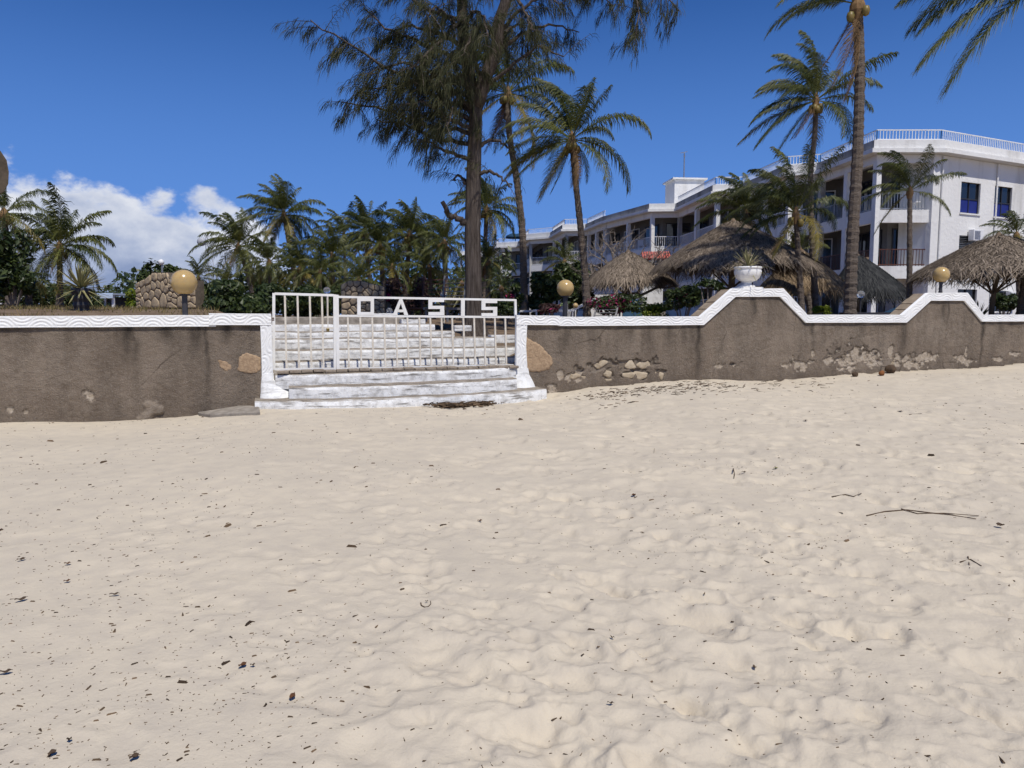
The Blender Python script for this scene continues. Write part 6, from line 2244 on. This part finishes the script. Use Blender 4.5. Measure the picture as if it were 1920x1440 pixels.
# more understorey so that the ground line is closed as in the photograph
for i, (px, py, rx, ry, Y, nn, lab) in enumerate((
        (600, 560, 50, 30, 40, 1800, 'distant dark thicket behind the narrow gate leaf'),
        (790, 548, 50, 42, 38, 2000, 'distant dark thicket behind the letters A and S'),
        (900, 560, 50, 34, 40, 1600, 'distant thicket between the tall trunk and the hotel'),
        (470, 545, 60, 36, 48, 2000, 'distant thicket under the leaning palm'),
        (190, 572, 70, 14, 46, 1200, 'far low scrub behind the agave'))):
    shrub(lab, px, py, rx, ry, Y, nn, seed=60 + i, leaf=.17, lumps=14)
palm('low feathery palm left of the wide palm over the letter A', (735, 500), (738, 590), 30, 58, 15, 0.08, seed=41, nl=30, yellow=.3)
palm('low palm between the bright crown and the gate grove', (600, 510), (602, 590), 32, 52, 14, 0.08, seed=42, nl=28)
palm('thin high palm at the back of the middle grove', (645, 440), (650, 590), 46, 60, 18, 0.11, seed=43, nl=28)
palm('short palm deep in the grove left of the tall trunk', (795, 455), (798, 590), 42, 60, 18, 0.10, seed=44, nl=28)

# far wooded skyline that closes the ground line left of the hotel
rg = np.random.default_rng(91)
k = 16000
pxs = rg.uniform(-350, 960, k)
Yt = rg.uniform(62, 95, k)
xt = (pxs - 960) / F * Yt
hmax = 2.6 + 2.6 * (fbm(pxs / 60.0, Yt * .05, 3) + .3) + .8 * (pxs > 420) + 1.4 * (pxs > 560)
hmax = np.maximum(hmax, 1.0)
zt_ = 1.2 + hmax * rg.random(k) ** .75
p = np.stack([xt, Yt, zt_], -1)
nn = rg.normal(0, 1, (k, 3)) + [0, -.8, .8]
nn /= np.linalg.norm(nn, axis=1)[:, None]
t1 = np.cross(nn, rg.normal(0, 1, (k, 3)))
t1 /= np.linalg.norm(t1, axis=1)[:, None]
t2 = np.cross(nn, t1)
sz = rg.uniform(.14, .36, k)[:, None]
arr = np.stack([p - t1 * sz, p + t2 * sz * .5, p + t1 * sz, p - t2 * sz * .5], 1)
mb = MB()
mb.addn(arr.reshape(-1, 3), np.arange(k * 4).reshape(-1, 4), np.repeat(np.clip(rg.normal(.4, .28, k), 0, 1), 4))
o = struct(mb.build('treeline', M['leaf'], origin=(0, 0, 0)), 'stuff')
o['label'] = 'far dark green scrub closing the horizon behind the palms'
o['category'] = 'trees'

# fittings on the hotel: air-conditioning units, drain pipes, chairs on the balconies
rg = np.random.default_rng(404)
for (u, z, lab) in ((3.2, 5.9, 'air conditioning unit between the upper windows of the hotel wall'), (6.9, 2.6, 'air conditioning unit low on the hotel wall beside the right umbrella')):
    q = p3(u, .22, z)
    r_ = thing('air_conditioner', lab, 'air conditioner', (q[0], q[1], z - .3), 'air conditioners on the hotel wall')
    ang = math.atan2(dA[1], dA[0])
    MB().box((q[0], q[1], z), (.85, .32, .6), rz=ang).build('casing', M['white'], r_, bevel=.02)
    g0 = p3(u - .12, .39, z)
    mb = MB()
    for i in range(7):
        zz = z - .2 + i * .066
        mb.bar(p3(u - .36, .392, zz), p3(u + .12, .392, zz), .02, .022)
    mb.build('grille', M['steel'], r_)
    for s_ in (-.3, .3):
        MB().bar(p3(u + s_, .0, z - .33), p3(u + s_, .38, z - .33), .04).build('bracket', M['steel'], r_)
for (u, lab) in ((.35, 'thin drain pipe down the corner of the hotel wall'), (5.1, 'thin drain pipe between the hotel windows')):
    o = MB().tube([p3(u, .07, 1.2), p3(u, .07, 9.9)], .045, 8).build('drain_pipe', M['stucco'])
    tag(o, lab, 'pipe', 'drain pipes on the hotel wall')
for k, (vi, f, zi, lab) in enumerate(((1, .35, 2, 'white balcony chair on the top floor behind the steel railing'), (5, .5, 2, 'white chair on the balcony above the largest umbrella'), (7, .4, 1, 'white chair on the balcony near the red awning'), (8, .3, 2, 'white chair on the balcony beside the bare tree'))):
    q = V[vi] + (V[vi + 1] - V[vi]) * f + np.array([.5, .7])
    zb = ZF[zi] + .06
    r_ = thing('balcony_chair', lab, 'chair', (q[0], q[1], zb), 'plastic chairs on the hotel balconies')
    MB().box((q[0], q[1], zb + .42), (.46, .46, .05)).build('seat', M['white'], r_)
    MB().box((q[0], q[1] + .22, zb + .68), (.46, .05, .48)).build('backrest', M['white'], r_)
    for dx in (-.2, .2):
        for dy in (-.2, .2):
            MB().box((q[0] + dx, q[1] + dy, zb + .2), (.05, .05, .4)).build('leg', M['white'], r_)
